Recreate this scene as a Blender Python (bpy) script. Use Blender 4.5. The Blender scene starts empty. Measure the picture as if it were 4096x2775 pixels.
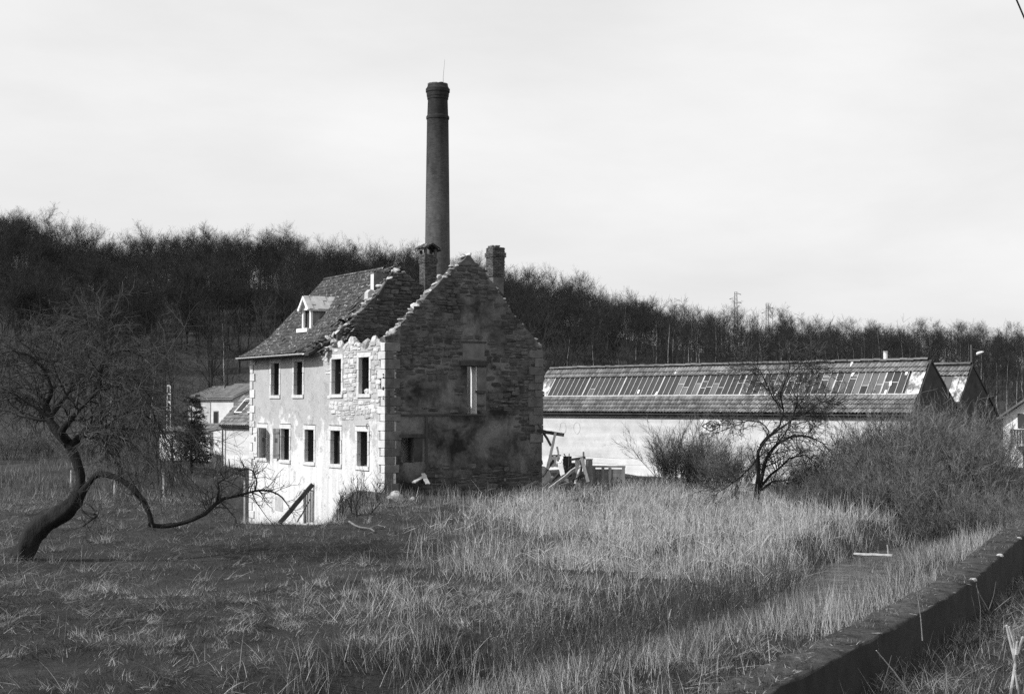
import bpy, math, random
import numpy as np
from mathutils import Matrix, Vector

sc = bpy.context.scene
COL = sc.collection
random.seed(7)
RNG = np.random.default_rng(11)
rad = math.radians

# ------------------------------------------------------------------ camera
F, CX, CY, HOR, H = 5600.0, 2048.0, 1387.5, 1620.0, 4.2     # photo pixels (4096 wide), eye height in metres
TH = math.atan((HOR - CY) / F)
cam = bpy.data.cameras.new('camera')
cam.sensor_width = 36.0
cam.lens = 36.0 * F / 4096.0
cam.clip_start = 0.1
cam.clip_end = 6000.0
camo = bpy.data.objects.new('camera', cam)
camo.location = (0, 0, H)
camo.rotation_euler = (math.pi / 2 + TH, 0, 0)
COL.objects.link(camo)
sc.camera = camo

# ------------------------------------------------------------------ sky and sun
SUN_EL = rad(35.0)
SUN_TO = np.array([-0.93, -0.36])              # horizontal direction towards the sun
SUN_AZ = math.atan2(SUN_TO[0], SUN_TO[1])      # clockwise from +Y
w = bpy.data.worlds.new('World')
sc.world = w
w.use_nodes = True
nt = w.node_tree
for n in list(nt.nodes):
    nt.nodes.remove(n)
N = nt.nodes.new
L = nt.links.new
out = N('ShaderNodeOutputWorld')
bg = N('ShaderNodeBackground')
bg.inputs['Strength'].default_value = 0.12
sky = N('ShaderNodeTexSky')
sky.sky_type = 'NISHITA'
sky.sun_disc = False
sky.sun_elevation = SUN_EL
sky.sun_rotation = SUN_AZ
sky.air_density = 1.0
sky.dust_density = 3.0
sky.ozone_density = 1.0
sep = N('ShaderNodeSeparateColor')             # blue-sensitive black-and-white film: the sky records by its blue light
L(sky.outputs[0], sep.inputs[0])
tc = N('ShaderNodeTexCoord')
mp = N('ShaderNodeMapping')
mp.inputs['Scale'].default_value = (1.0, 1.0, 3.4)
mp.inputs['Location'].default_value = (3.1, 1.7, 0.4)
L(tc.outputs['Generated'], mp.inputs['Vector'])
nz = N('ShaderNodeTexNoise')
nz.inputs['Scale'].default_value = 2.3
nz.inputs['Detail'].default_value = 6.0
nz.inputs['Roughness'].default_value = 0.55
nz.inputs['Distortion'].default_value = 0.15
L(mp.outputs[0], nz.inputs['Vector'])
mr = N('ShaderNodeMapRange')
mr.inputs['From Min'].default_value = 0.36
mr.inputs['From Max'].default_value = 0.66
mr.inputs['To Min'].default_value = 0.88
mr.inputs['To Max'].default_value = 1.05
L(nz.outputs['Fac'], mr.inputs['Value'])
veil = N('ShaderNodeMix')                      # thin bright veil of high cloud all over the sky
veil.data_type = 'FLOAT'
veil.inputs[0].default_value = 0.88
L(sep.outputs[2], veil.inputs[2])
vb = N('ShaderNodeMath')
vb.operation = 'MULTIPLY'
vb.inputs[0].default_value = 5.45
L(mr.outputs[0], vb.inputs[1])
L(vb.outputs[0], veil.inputs[3])
L(veil.outputs[0], bg.inputs['Color'])
L(bg.outputs[0], out.inputs[0])

sun = bpy.data.lights.new('sun', 'SUN')
sun.energy = 3.15
sun.angle = rad(0.53)
sun.color = (1, 1, 1)
suno = bpy.data.objects.new('sun', sun)
sd = Vector((SUN_TO[0] * math.cos(SUN_EL), SUN_TO[1] * math.cos(SUN_EL), math.sin(SUN_EL))).normalized()
suno.rotation_euler = (-sd).to_track_quat('-Z', 'Y').to_euler()
suno.location = (-30, -10, 40)
COL.objects.link(suno)

vs = sc.view_settings
vs.view_transform = 'Standard'
vs.look = 'None'
vs.exposure = 0.5
vs.gamma = 1.0
vs.use_curve_mapping = False
sc.cycles.max_bounces = 5
sc.cycles.diffuse_bounces = 3
sc.cycles.use_denoising = False

# ------------------------------------------------------------------ pixel -> place helpers
def ray(u, v):
    a = (u - CX) / F
    b = (CY - v) / F
    return np.array([a, math.cos(TH) - b * math.sin(TH), math.sin(TH) + b * math.cos(TH)])
CAMP = np.array([0, 0, H])
def PY(u, v, Y):
    r = ray(u, v)
    return CAMP + r * (Y / r[1])
def PG(u, v, z=0.0):
    r = ray(u, v)
    return CAMP + r * ((z - H) / r[2])
def PL(u, v, o, n):
    r = ray(u, v)
    o = np.asarray(o, float)
    n = np.asarray(n, float)
    return CAMP + r * (np.dot(o - CAMP, n) / np.dot(r, n))

# ------------------------------------------------------------------ mesh helpers
def np_mesh(name, verts, faces, smooth=False, val=None):
    """faces: list of (M,k) int arrays"""
    verts = np.asarray(verts, np.float32)
    me = bpy.data.meshes.new(name)
    me.vertices.add(len(verts))
    me.vertices.foreach_set('co', verts.ravel())
    idx = np.concatenate([np.asarray(f, np.int32).ravel() for f in faces])
    tot = np.concatenate([np.full(len(f), np.asarray(f).shape[1], np.int32) for f in faces])
    st = np.concatenate([[0], np.cumsum(tot)[:-1]]).astype(np.int32)
    me.loops.add(len(idx))
    me.loops.foreach_set('vertex_index', idx)
    me.polygons.add(len(tot))
    me.polygons.foreach_set('loop_start', st)
    me.polygons.foreach_set('loop_total', tot)
    if smooth:
        me.polygons.foreach_set('use_smooth', np.ones(len(tot), bool))
    if val is not None:
        a = me.attributes.new('val', 'FLOAT', 'POINT')
        a.data.foreach_set('value', np.asarray(val, np.float32))
    me.update(calc_edges=True)
    return me

class MB:
    def __init__(s):
        s.v = []
        s.f = []
    def add(s, vs, fs):
        b = len(s.v)
        s.v.extend([tuple(map(float, q)) for q in vs])
        s.f.extend([tuple(b + i for i in f) for f in fs])
        return s
    def box(s, c, d, rz=0.0, M=None):
        hx, hy, hz = d[0] / 2, d[1] / 2, d[2] / 2
        vs = [(x, y, z) for z in (-hz, hz) for y in (-hy, hy) for x in (-hx, hx)]
        R = M if M is not None else np.array([[math.cos(rz), -math.sin(rz), 0], [math.sin(rz), math.cos(rz), 0], [0, 0, 1]])
        vs = [np.asarray(c) + R @ np.array(q) for q in vs]
        return s.add(vs, [(0, 2, 3, 1), (4, 5, 7, 6), (0, 1, 5, 4), (2, 6, 7, 3), (0, 4, 6, 2), (1, 3, 7, 5)])
    def span(s, a, b):
        a = np.minimum(a, b), np.maximum(a, b)
        return s.box((a[0] + a[1]) / 2, a[1] - a[0])
    def beam(s, p0, p1, w, h, roll=0.0, taper=1.0):
        p0 = np.asarray(p0, float)
        p1 = np.asarray(p1, float)
        T = (p1 - p0) / np.linalg.norm(p1 - p0)
        ref = np.array([0, 0, 1.0]) if abs(T[2]) < .9 else np.array([0, 1.0, 0])
        U = np.cross(T, ref)
        U /= np.linalg.norm(U)
        V = np.cross(U, T)
        U, V = U * math.cos(roll) + V * math.sin(roll), V * math.cos(roll) - U * math.sin(roll)
        vs = []
        for p, k in ((p0, 1.0), (p1, taper)):
            for a, b in ((-1, -1), (1, -1), (1, 1), (-1, 1)):
                vs.append(p + U * a * w * k / 2 + V * b * h * k / 2)
        return s.add(vs, [(3, 2, 1, 0), (4, 5, 6, 7), (0, 1, 5, 4), (1, 2, 6, 5), (2, 3, 7, 6), (3, 0, 4, 7)])
    def tube(s, pts, rr, k=6):
        v, f = tubes(np.array([pts], float), np.array([rr], float) if np.ndim(rr) else np.full((1, len(pts)), rr), k)
        fs = [tuple(q) for a in f for q in a]
        b = len(v)
        n = len(pts)
        fs.append(tuple(range(k - 1, -1, -1)))
        fs.append(tuple((n - 1) * k + i for i in range(k)))
        return s.add(v, fs)
    def prism(s, poly, d, axis='y'):
        """poly: list of (a,z); extruded along the other horizontal axis from d[0] to d[1]"""
        n = len(poly)
        vs = []
        for q in d:
            for a, z in poly:
                vs.append((a, q, z) if axis == 'y' else (q, a, z))
        fs = [tuple(range(n)), tuple(range(2 * n - 1, n - 1, -1))]
        fs += [(i, n + i, n + (i + 1) % n, (i + 1) % n) for i in range(n)]
        return s.add(vs, fs)
    def mesh(s, name, smooth=False):
        me = bpy.data.meshes.new(name)
        me.from_pydata(s.v, [], s.f)
        if smooth:
            for p in me.polygons:
                p.use_smooth = True
        me.update()
        return me
    def arr(s):
        return np.array(s.v), s.f

def tubes(P, R, k, rng=None):
    """P (N,n,3) chains, R (N,n) radii, k sides (2 = ribbon) -> verts, [quads]"""
    rng = rng or RNG
    Nn, n, _ = P.shape
    T = np.empty_like(P)
    T[:, 1:-1] = P[:, 2:] - P[:, :-2] if n > 2 else T[:, 1:-1]
    T[:, 0] = P[:, 1] - P[:, 0]
    T[:, -1] = P[:, -1] - P[:, -2]
    T /= np.linalg.norm(T, axis=2, keepdims=True) + 1e-9
    m = P[:, -1] - P[:, 0]
    m /= np.linalg.norm(m, axis=1, keepdims=True) + 1e-9
    ref = np.cross(m, rng.normal(size=(Nn, 3)))
    ref /= np.linalg.norm(ref, axis=1, keepdims=True) + 1e-9
    U = ref[:, None, :] - T * (ref[:, None, :] * T).sum(2, keepdims=True)
    U /= np.linalg.norm(U, axis=2, keepdims=True) + 1e-9
    V = np.cross(T, U)
    if k == 2:
        ang = np.array([0, math.pi])
    else:
        ang = np.arange(k) * 2 * math.pi / k
    ring = P[:, :, None, :] + R[:, :, None, None] * (np.cos(ang)[None, None, :, None] * U[:, :, None, :] + np.sin(ang)[None, None, :, None] * V[:, :, None, :])
    verts = ring.reshape(-1, 3)
    base = (np.arange(Nn) * n * k)[:, None, None]
    i = np.arange(n - 1)[None, :, None]
    if k == 2:
        j = np.array([0])[None, None, :]
    else:
        j = np.arange(k)[None, None, :]
    a = base + i * k + j
    b = base + i * k + (j + 1) % k
    q = np.stack([a, b, b + k, a + k], -1).reshape(-1, 4)
    return verts, [q]

def merge(parts):
    vs, fs, o = [], [], 0
    for v, f in parts:
        vs.append(v)
        fs.extend([a + o for a in f])
        o += len(v)
    return np.concatenate(vs), fs

# ------------------------------------------------------------------ object helpers
def link(o, parent=None):
    COL.objects.link(o)
    if parent is not None:
        o.parent = parent
    return o
def obj(name, me, m, parent=None, mat=None):
    if isinstance(me, MB):
        me = me.mesh(name)
    if m is not None and not me.materials:
        me.materials.append(m)
    o = bpy.data.objects.new(name, me)
    link(o, parent)
    if mat is not None:
        o.matrix_basis = Matrix([list(map(float, r)) for r in mat])
    return o
def tag(o, label, cat, group=None, kind=None):
    o['label'] = label
    o['category'] = cat
    if group:
        o['group'] = group
    if kind:
        o['kind'] = kind
    return o
def thing(name, label, cat, loc=(0, 0, 0), rz=0.0, group=None):
    o = bpy.data.objects.new(name, None)
    o.empty_display_size = 0.3
    link(o)
    o.location = tuple(map(float, loc))
    o.rotation_euler = (0, 0, rz)
    return tag(o, label, cat, group)
def struct(name, me, m):
    o = obj(name, me, m)
    o['kind'] = 'structure'
    return o
def TRS(loc, scale=(1, 1, 1), R=None):
    M = np.eye(4)
    M[:3, :3] = (np.eye(3) if R is None else R) @ np.diag(scale)
    M[:3, 3] = loc
    return M
def Rz(a):
    c, s = math.cos(a), math.sin(a)
    return np.array([[c, -s, 0], [s, c, 0], [0, 0, 1.0]])
def Rx(a):
    c, s = math.cos(a), math.sin(a)
    return np.array([[1.0, 0, 0], [0, c, -s], [0, s, c]])
def Ry(a):
    c, s = math.cos(a), math.sin(a)
    return np.array([[c, 0, s], [0, 1.0, 0], [-s, 0, c]])
def pieces(name, protos, items, parent, m, nmax=290, rest=None):
    """items: list of (proto index, 4x4). The first nmax become objects, the rest one 'stuff' part."""
    for me in protos:
        if not me.materials:
            me.materials.append(m)
    for k, M in items[:nmax]:
        obj(name, protos[k], None, parent, M)
    if len(items) > nmax:
        parts = []
        cache = {}
        for k, M in items[nmax:]:
            if k not in cache:
                me = protos[k]
                v = np.empty(len(me.vertices) * 3, np.float32)
                me.vertices.foreach_get('co', v)
                fs = {}
                for p in me.polygons:
                    fs.setdefault(len(p.vertices), []).append(list(p.vertices))
                cache[k] = (v.reshape(-1, 3), [np.array(q) for q in fs.values()])
            v, fs = cache[k]
            parts.append((v @ M[:3, :3].T + M[:3, 3], fs))
        v, fs = merge(parts)
        o = obj(rest or name + '_field', np_mesh(name + '_rest', v, fs), m, parent)
        o['kind'] = 'stuff'

# ------------------------------------------------------------------ materials (black-and-white film: every colour is a grey)
def new_mat(name):
    m = bpy.data.materials.new(name)
    m.use_nodes = True
    nt = m.node_tree
    return m, nt, nt.nodes['Principled BSDF'], nt.nodes.new, nt.links.new
def M2(nt, op, a, b, clamp=False):
    n = nt.nodes.new('ShaderNodeMath')
    n.operation = op
    n.use_clamp = clamp
    for i, x in enumerate((a, b)):
        if x is None:
            continue
        if isinstance(x, (int, float)):
            n.inputs[i].default_value = x
        else:
            nt.links.new(x, n.inputs[i])
    return n.outputs[0]
def noise(nt, scale, detail=4, rough=.6, vec=None, stretch=None, dist=0.0):
    n = nt.nodes.new('ShaderNodeTexNoise')
    n.inputs['Scale'].default_value = scale
    n.inputs['Detail'].default_value = detail
    n.inputs['Roughness'].default_value = rough
    n.inputs['Distortion'].default_value = dist
    g = nt.nodes.new('ShaderNodeNewGeometry')
    v = vec or g.outputs['Position']
    if stretch:
        mp = nt.nodes.new('ShaderNodeMapping')
        mp.inputs['Scale'].default_value = stretch
        nt.links.new(v, mp.inputs['Vector'])
        v = mp.outputs[0]
    nt.links.new(v, n.inputs['Vector'])
    return n.outputs['Fac']
def ramp(nt, x, a, b, lo, hi, smooth=False):
    n = nt.nodes.new('ShaderNodeMapRange')
    if smooth:
        n.interpolation_type = 'SMOOTHSTEP'
    n.inputs['From Min'].default_value = a
    n.inputs['From Max'].default_value = b
    n.inputs['To Min'].default_value = lo
    n.inputs['To Max'].default_value = hi
    nt.links.new(x, n.inputs['Value'])
    return n.outputs[0]
def mixv(nt, f, a, b):
    # a*(1-f)+b*f on floats
    n = nt.nodes.new('ShaderNodeMix')
    n.data_type = 'FLOAT'
    nt.links.new(f, n.inputs[0])
    for i, x in ((2, a), (3, b)):
        if isinstance(x, (int, float)):
            n.inputs[i].default_value = x
        else:
            nt.links.new(x, n.inputs[i])
    return n.outputs[0]
def rnd(nt, amt):
    """factor 1 +- amt that differs from piece to piece"""
    oi = nt.nodes.new('ShaderNodeObjectInfo')
    g = nt.nodes.new('ShaderNodeNewGeometry')
    s = M2(nt, 'FRACT', M2(nt, 'ADD', oi.outputs['Random'], g.outputs['Random Per Island']), None)
    return ramp(nt, s, 0, 1, 1 - amt, 1 + amt)
def bump(nt, bs, h, strength, dist=.02):
    b = nt.nodes.new('ShaderNodeBump')
    b.inputs['Strength'].default_value = strength
    b.inputs['Distance'].default_value = dist
    nt.links.new(h, b.inputs['Height'])
    nt.links.new(b.outputs[0], bs.inputs['Normal'])
def simple(name, base, var=.25, scale=3.0, rough=.9, bmp=0.0, bscale=25.0, piece=0.0, stretch=None, spec=.25, metal=0.0, bdist=.02):
    m, nt, bs, N, L = new_mat(name)
    v = ramp(nt, noise(nt, scale, 5, .62, stretch=stretch), .28, .72, base * (1 - var), base * (1 + var))
    if piece:
        v = M2(nt, 'MULTIPLY', v, rnd(nt, piece))
    L(v, bs.inputs['Base Color'])
    bs.inputs['Roughness'].default_value = rough
    bs.inputs['Specular IOR Level'].default_value = spec
    bs.inputs['Metallic'].default_value = metal
    if bmp:
        bump(nt, bs, noise(nt, bscale, 5, .65, stretch=stretch), bmp, bdist)
    return m
MAT = {}
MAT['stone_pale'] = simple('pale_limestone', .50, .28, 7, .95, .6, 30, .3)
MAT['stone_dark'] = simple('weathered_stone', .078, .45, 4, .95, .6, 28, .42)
MAT['quoin'] = simple('sunlit_quoin', .56, .18, 3, .92, .35, 22, .10)
MAT['quoin_shaded'] = simple('shaded_quoin', .13, .35, 3, .92, .45, 22, .2)  # same stone as the quoins above, its shade put into the colour
MAT['surround'] = simple('lime_washed_stone', .58, .2, 5, .9, .25, 25, .05)
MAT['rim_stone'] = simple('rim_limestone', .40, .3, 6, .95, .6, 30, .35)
MAT['sunlit_white'] = simple('sunlit_white_plaster', .68, .15, 5, .95, .3, 25)  # white that stands in for sun on the reveal and the stub
MAT['soot_shade_plaster'] = simple('smoked_shade_plaster', .13, .35, 2.5, .95, .4, 20)  # sooty plaster; on the stub its dark tone is painted shade
MAT['mortar'] = simple('lime_mortar', .46, .25, 6, .98, .6, 40)
MAT['wood_dark'] = simple('old_dark_wood', .045, .45, 3, .85, .5, 18, .25, (1, 1, .2))
MAT['wood_grey'] = simple('grey_wood', .17, .4, 4, .85, .5, 20, .25, (1, 1, .25))
MAT['wood_pale'] = simple('bleached_wood', .42, .4, 6, .85, .5, 26, .12)
MAT['wood_paint'] = simple('faded_painted_wood', .62, .2, 8, .7, .3, 30, .1)
MAT['soot'] = simple('soot_and_shade', .05, .4, 2, .95)  # inside soot, and shade of openings and shed end put into colour
MAT['concrete'] = simple('concrete', .42, .25, 3, .9, .4, 30)
MAT['rust'] = simple('rusty_iron', .06, .4, 12, .8, .3, 30)
MAT['zinc'] = simple('zinc_sheet', .45, .25, 4, .5, .1, 12, spec=.4)
MAT['bark'] = simple('bark', .022, .5, 8, .95, .9, 22, .15, (1, 1, .35), bdist=.05)
MAT['twig'] = simple('twigs', .06, .4, 2, .95, piece=.35)
MAT['twig_wood'] = simple('far_twigs', .027, .3, .10, .95, piece=.2)
MAT['bark_wood'] = simple('far_bark', .036, .4, .8, .95, piece=.3)
MAT['birch'] = simple('birch_bark', .30, .4, 3, .85, piece=.3, stretch=(1, 1, 3))
MAT['needle'] = simple('fir_needles', .020, .4, 3, .7)
MAT['metal_dark'] = simple('dark_metal', .08, .2, 5, .6, spec=.4)
MAT['white'] = simple('white_paint', .78, .06, 6, .6)
MAT['black'] = simple('black_paint', .04, .2, 6, .6)
# ------------------------------------------------------------------ special materials
def plaster_front():
    m, nt, bs, N, L = new_mat('peeling_limewash')
    g = N('ShaderNodeNewGeometry')
    sp = N('ShaderNodeSeparateXYZ')
    L(g.outputs['Position'], sp.inputs[0])
    big = noise(nt, .9, 6, .65)
    fine = noise(nt, 14, 5, .7)
    streak = noise(nt, 2.2, 4, .6, stretch=(1, 1, .12))
    edge = M2(nt, 'ADD', sp.outputs['Z'], M2(nt, 'MULTIPLY', M2(nt, 'SUBTRACT', big, .5), 9.0))
    f = ramp(nt, edge, 2.3, 3.3, 0, 1, True)                      # limewash below, bare roughcast above
    wash = ramp(nt, M2(nt, 'ADD', M2(nt, 'MULTIPLY', fine, .5), M2(nt, 'MULTIPLY', streak, .5)), .3, .62, .40, .76)
    render = ramp(nt, M2(nt, 'ADD', M2(nt, 'MULTIPLY', fine, .6), M2(nt, 'MULTIPLY', big, .4)), .3, .7, .28, .52)
    v = mixv(nt, f, wash, render)
    chips = ramp(nt, noise(nt, 1.7, 8, .82), .56, .61, 0, 1)
    v = mixv(nt, M2(nt, 'MULTIPLY', chips, .55), v, .26)
    L(v, bs.inputs['Base Color'])
    bs.inputs['Roughness'].default_value = .95
    bs.inputs['Specular IOR Level'].default_value = .1
    bump(nt, bs, M2(nt, 'ADD', fine, M2(nt, 'MULTIPLY', chips, -.6)), .55, .02)
    return m
MAT['plaster'] = plaster_front()

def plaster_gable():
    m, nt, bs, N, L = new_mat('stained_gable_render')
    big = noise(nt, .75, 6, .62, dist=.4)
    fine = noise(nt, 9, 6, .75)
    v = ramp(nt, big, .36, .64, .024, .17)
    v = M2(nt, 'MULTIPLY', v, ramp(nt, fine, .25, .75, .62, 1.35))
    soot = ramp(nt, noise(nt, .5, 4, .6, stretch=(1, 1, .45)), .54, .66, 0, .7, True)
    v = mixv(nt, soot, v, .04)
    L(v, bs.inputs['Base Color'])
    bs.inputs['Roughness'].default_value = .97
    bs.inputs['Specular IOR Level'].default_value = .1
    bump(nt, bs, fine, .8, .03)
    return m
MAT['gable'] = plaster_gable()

def shed_wall():
    m, nt, bs, N, L = new_mat('shed_render')
    g = N('ShaderNodeNewGeometry')
    sp = N('ShaderNodeSeparateXYZ')
    L(g.outputs['Position'], sp.inputs[0])
    blot = noise(nt, 1.1, 6, .68)
    fine = noise(nt, 16, 4, .7)
    v = ramp(nt, M2(nt, 'ADD', M2(nt, 'MULTIPLY', blot, .65), M2(nt, 'MULTIPLY', fine, .35)), .32, .66, .46, .68)
    base = ramp(nt, M2(nt, 'ADD', sp.outputs['Z'], M2(nt, 'MULTIPLY', M2(nt, 'SUBTRACT', blot, .5), .12)), 1.02, 1.08, 1.16, 1.0)   # newer render on the plinth
    v = M2(nt, 'MULTIPLY', v, base)
    band = noise(nt, .9, 3, .5, stretch=(.15, .15, 3))
    v = M2(nt, 'MULTIPLY', v, ramp(nt, band, .4, .62, .92, 1.05))
    L(v, bs.inputs['Base Color'])
    bs.inputs['Roughness'].default_value = .95
    bs.inputs['Specular IOR Level'].default_value = .1
    bump(nt, bs, fine, .35, .015)
    return m
MAT['shedwall'] = shed_wall()

def tile_mat(name, lo, hi, lichen, lich_v, lscale, piece):
    m, nt, bs, N, L = new_mat(name)
    v = ramp(nt, noise(nt, 1.3, 5, .65), .3, .7, lo, hi)
    v = M2(nt, 'MULTIPLY', v, rnd(nt, piece))
    l = ramp(nt, noise(nt, lscale, 5, .75), lichen, lichen + .06, 0, 1)
    v = mixv(nt, l, v, lich_v)
    L(v, bs.inputs['Base Color'])
    bs.inputs['Roughness'].default_value = .85
    bs.inputs['Specular IOR Level'].default_value = .2
    bump(nt, bs, noise(nt, 30, 4, .7), .4, .01)
    return m
MAT['tile_house'] = tile_mat('lichened_dark_tile', .035, .075, .575, .42, 7.0, .35)
MAT['tile_shed'] = tile_mat('weathered_clay_tile', .14, .27, .66, .5, 5.0, .36)
MAT['tile_far'] = tile_mat('old_brown_tile', .10, .17, .64, .4, 5.0, .25)

def brick_mat(name, a, b, mort, soot, scale_v=1.0, cyl=None):
    m, nt, bs, N, L = new_mat(name)
    bt = N('ShaderNodeTexBrick')
    bt.inputs['Color1'].default_value = (a, a, a, 1)
    bt.inputs['Color2'].default_value = (b, b, b, 1)
    bt.inputs['Mortar'].default_value = (mort, mort, mort, 1)
    bt.inputs['Scale'].default_value = 1.0
    bt.inputs['Brick Width'].default_value = .23
    bt.inputs['Row Height'].default_value = .075
    bt.inputs['Mortar Size'].default_value = .009
    tcn = N('ShaderNodeTexCoord')
    sp = N('ShaderNodeSeparateXYZ')
    L(tcn.outputs['Object'], sp.inputs[0])
    cb = N('ShaderNodeCombineXYZ')
    ang = M2(nt, 'MULTIPLY', M2(nt, 'ARCTAN2', sp.outputs['Y'], sp.outputs['X']), cyl)
    L(ang, cb.inputs[0])
    L(sp.outputs['Z'], cb.inputs[1])
    L(cb.outputs[0], bt.inputs['Vector'])
    v = N('ShaderNodeSeparateColor')
    L(bt.outputs['Color'], v.inputs[0])
    st = ramp(nt, noise(nt, .9, 5, .65, stretch=(1, 1, .3)), .35, .7, 1.3, .55)
    eff = ramp(nt, noise(nt, 3.0, 5, .7), .62, .70, 0, .5)
    vv = mixv(nt, eff, M2(nt, 'MULTIPLY', v.outputs[0], st), .17)
    topd = ramp(nt, sp.outputs['Z'], soot[0], soot[1], 1.0, .45, True)    # smoke-blackened head
    L(M2(nt, 'MULTIPLY', vv, topd), bs.inputs['Base Color'])
    bs.inputs['Roughness'].default_value = .92
    bs.inputs['Specular IOR Level'].default_value = .15
    bump(nt, bs, v.outputs[0], .5, .02)
    return m
MAT['brick_tower'] = brick_mat('factory_chimney_brick', .05, .09, .11, (17.0, 26.0), cyl=.9)
MAT['brick'] = simple('chimney_brick', .15, .35, 5, .95, .5, 30, .35)
MAT['brick_dark'] = simple('sooty_brick', .09, .4, 5, .95, .5, 30, .35)

def glass_mat(name, base, rough):
    m, nt, bs, N, L = new_mat(name)
    v = M2(nt, 'MULTIPLY', ramp(nt, noise(nt, 2.0, 4, .6), .3, .7, base * .85, base * 1.15), rnd(nt, .18))
    L(v, bs.inputs['Base Color'])
    bs.inputs['Roughness'].default_value = rough
    bs.inputs['Specular IOR Level'].default_value = .18
    return m
MAT['glass_dark'] = glass_mat('dirty_wired_glass', .05, .5)
MAT['glass_new'] = glass_mat('clouded_glass', .12, .55)
MAT['glass_win'] = glass_mat('window_glass', .03, .08)

def ground_mat():
    m, nt, bs, N, L = new_mat('meadow_soil')
    v = ramp(nt, noise(nt, .35, 6, .68), .3, .7, .028, .075)
    v = M2(nt, 'MULTIPLY', v, ramp(nt, noise(nt, 9, 6, .8), .25, .75, .5, 1.6))
    straw = ramp(nt, noise(nt, 5, 6, .8), .60, .70, 0, .5)
    v = mixv(nt, straw, v, .19)
    L(v, bs.inputs['Base Color'])
    bs.inputs['Roughness'].default_value = 1.0
    bs.inputs['Specular IOR Level'].default_value = .05
    bump(nt, bs, noise(nt, 12, 6, .8), 1.0, .08)
    return m
MAT['ground'] = ground_mat()
MAT['litter'] = simple('leaf_litter', .042, .35, .35, 1.0, .8, 4, bdist=.2)

def water_mat():
    m, nt, bs, N, L = new_mat('stream_water')
    bs.inputs['Base Color'].default_value = (.035, .035, .035, 1)
    bs.inputs['Roughness'].default_value = .12
    bs.inputs['IOR'].default_value = 1.33
    scum = ramp(nt, noise(nt, 2.0, 5, .7), .45, .75, 0, .7)
    L(mixv(nt, scum, .04, .17), bs.inputs['Base Color'])
    L(mixv(nt, scum, .1, .5), bs.inputs['Roughness'])
    bump(nt, bs, noise(nt, 6, 3, .5), .15, .03)
    return m
MAT['water'] = water_mat()

def attr_mat(name, gain=1.0, rough=.9, trans=0.0):
    m, nt, bs, N, L = new_mat(name)
    a = N('ShaderNodeAttribute')
    a.attribute_name = 'val'
    L(M2(nt, 'MULTIPLY', a.outputs['Fac'], gain), bs.inputs['Base Color'])
    bs.inputs['Roughness'].default_value = rough
    bs.inputs['Specular IOR Level'].default_value = .15
    return m
MAT['grass'] = attr_mat('grass_blades')

# ------------------------------------------------------------------ value noise on numpy arrays
_tab = np.random.default_rng(5).random((257, 257))
def vnoise(x, y, f=1.0, oct=3):
    x = np.asarray(x, float) * f + 500.3
    y = np.asarray(y, float) * f + 700.7
    s = np.zeros(np.broadcast(x, y).shape)
    a, t = 1.0, 0.0
    for o in range(oct):
        xi = np.floor(x).astype(int)
        yi = np.floor(y).astype(int)
        fx = x - xi
        fy = y - yi
        fx = fx * fx * (3 - 2 * fx)
        fy = fy * fy * (3 - 2 * fy)
        x0, x1, y0, y1 = xi % 256, (xi + 1) % 256, yi % 256, (yi + 1) % 256
        s = s + a * ((_tab[x0, y0] * (1 - fx) + _tab[x1, y0] * fx) * (1 - fy) + (_tab[x0, y1] * (1 - fx) + _tab[x1, y1] * fx) * fy)
        t += a
        a *= .5
        x = x * 2.03 + 13.1
        y = y * 2.03 + 7.7
    return s / t
def sstep(x, a, b):
    t = np.clip((np.asarray(x, float) - a) / (b - a), 0, 1)
    return t * t * (3 - 2 * t)

# ------------------------------------------------------------------ site frames
HA = rad(32.3)
HS = np.array([math.cos(HA), math.sin(HA), 0])          # along the gable
HT = np.array([-math.sin(HA), math.cos(HA), 0])         # along the front wall, away from us
C0 = PY(1541, HOR, 63.0)
C0[2] = 0.0
SD = np.array([0.724, -0.690, 0]) / math.hypot(.724, .69)
SW = np.array([-SD[1], SD[0], 0])
SHED_A = math.atan2(SD[1], SD[0])
SH0 = np.array([8.08, 82.0, 0]) - SD * 9.7
SHED_L = 26.4
STREAM = np.array([(-9, 15.5), (-3, 20.5), (.7, 24.7), (2.8, 28), (7.2, 34.5), (11.3, 44), (17, 52), (27, 58), (45, 60)], float)

def poly_dist(x, y, pl):
    """distance and signed side (+ = left of travel) to a polyline"""
    x = np.asarray(x, float)
    y = np.asarray(y, float)
    best = np.full(np.broadcast(x, y).shape, 1e9)
    side = np.zeros_like(best)
    for (ax, ay), (bx, by) in zip(pl[:-1], pl[1:]):
        dx, dy = bx - ax, by - ay
        l2 = dx * dx + dy * dy
        t = np.clip(((x - ax) * dx + (y - ay) * dy) / l2, 0, 1)
        ex, ey = x - ax - t * dx, y - ay - t * dy
        d = np.hypot(ex, ey)
        s = np.sign(dx * ey - dy * ex)
        m = d < best
        best = np.where(m, d, best)
        side = np.where(m, s, side)
    return best, side

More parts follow.
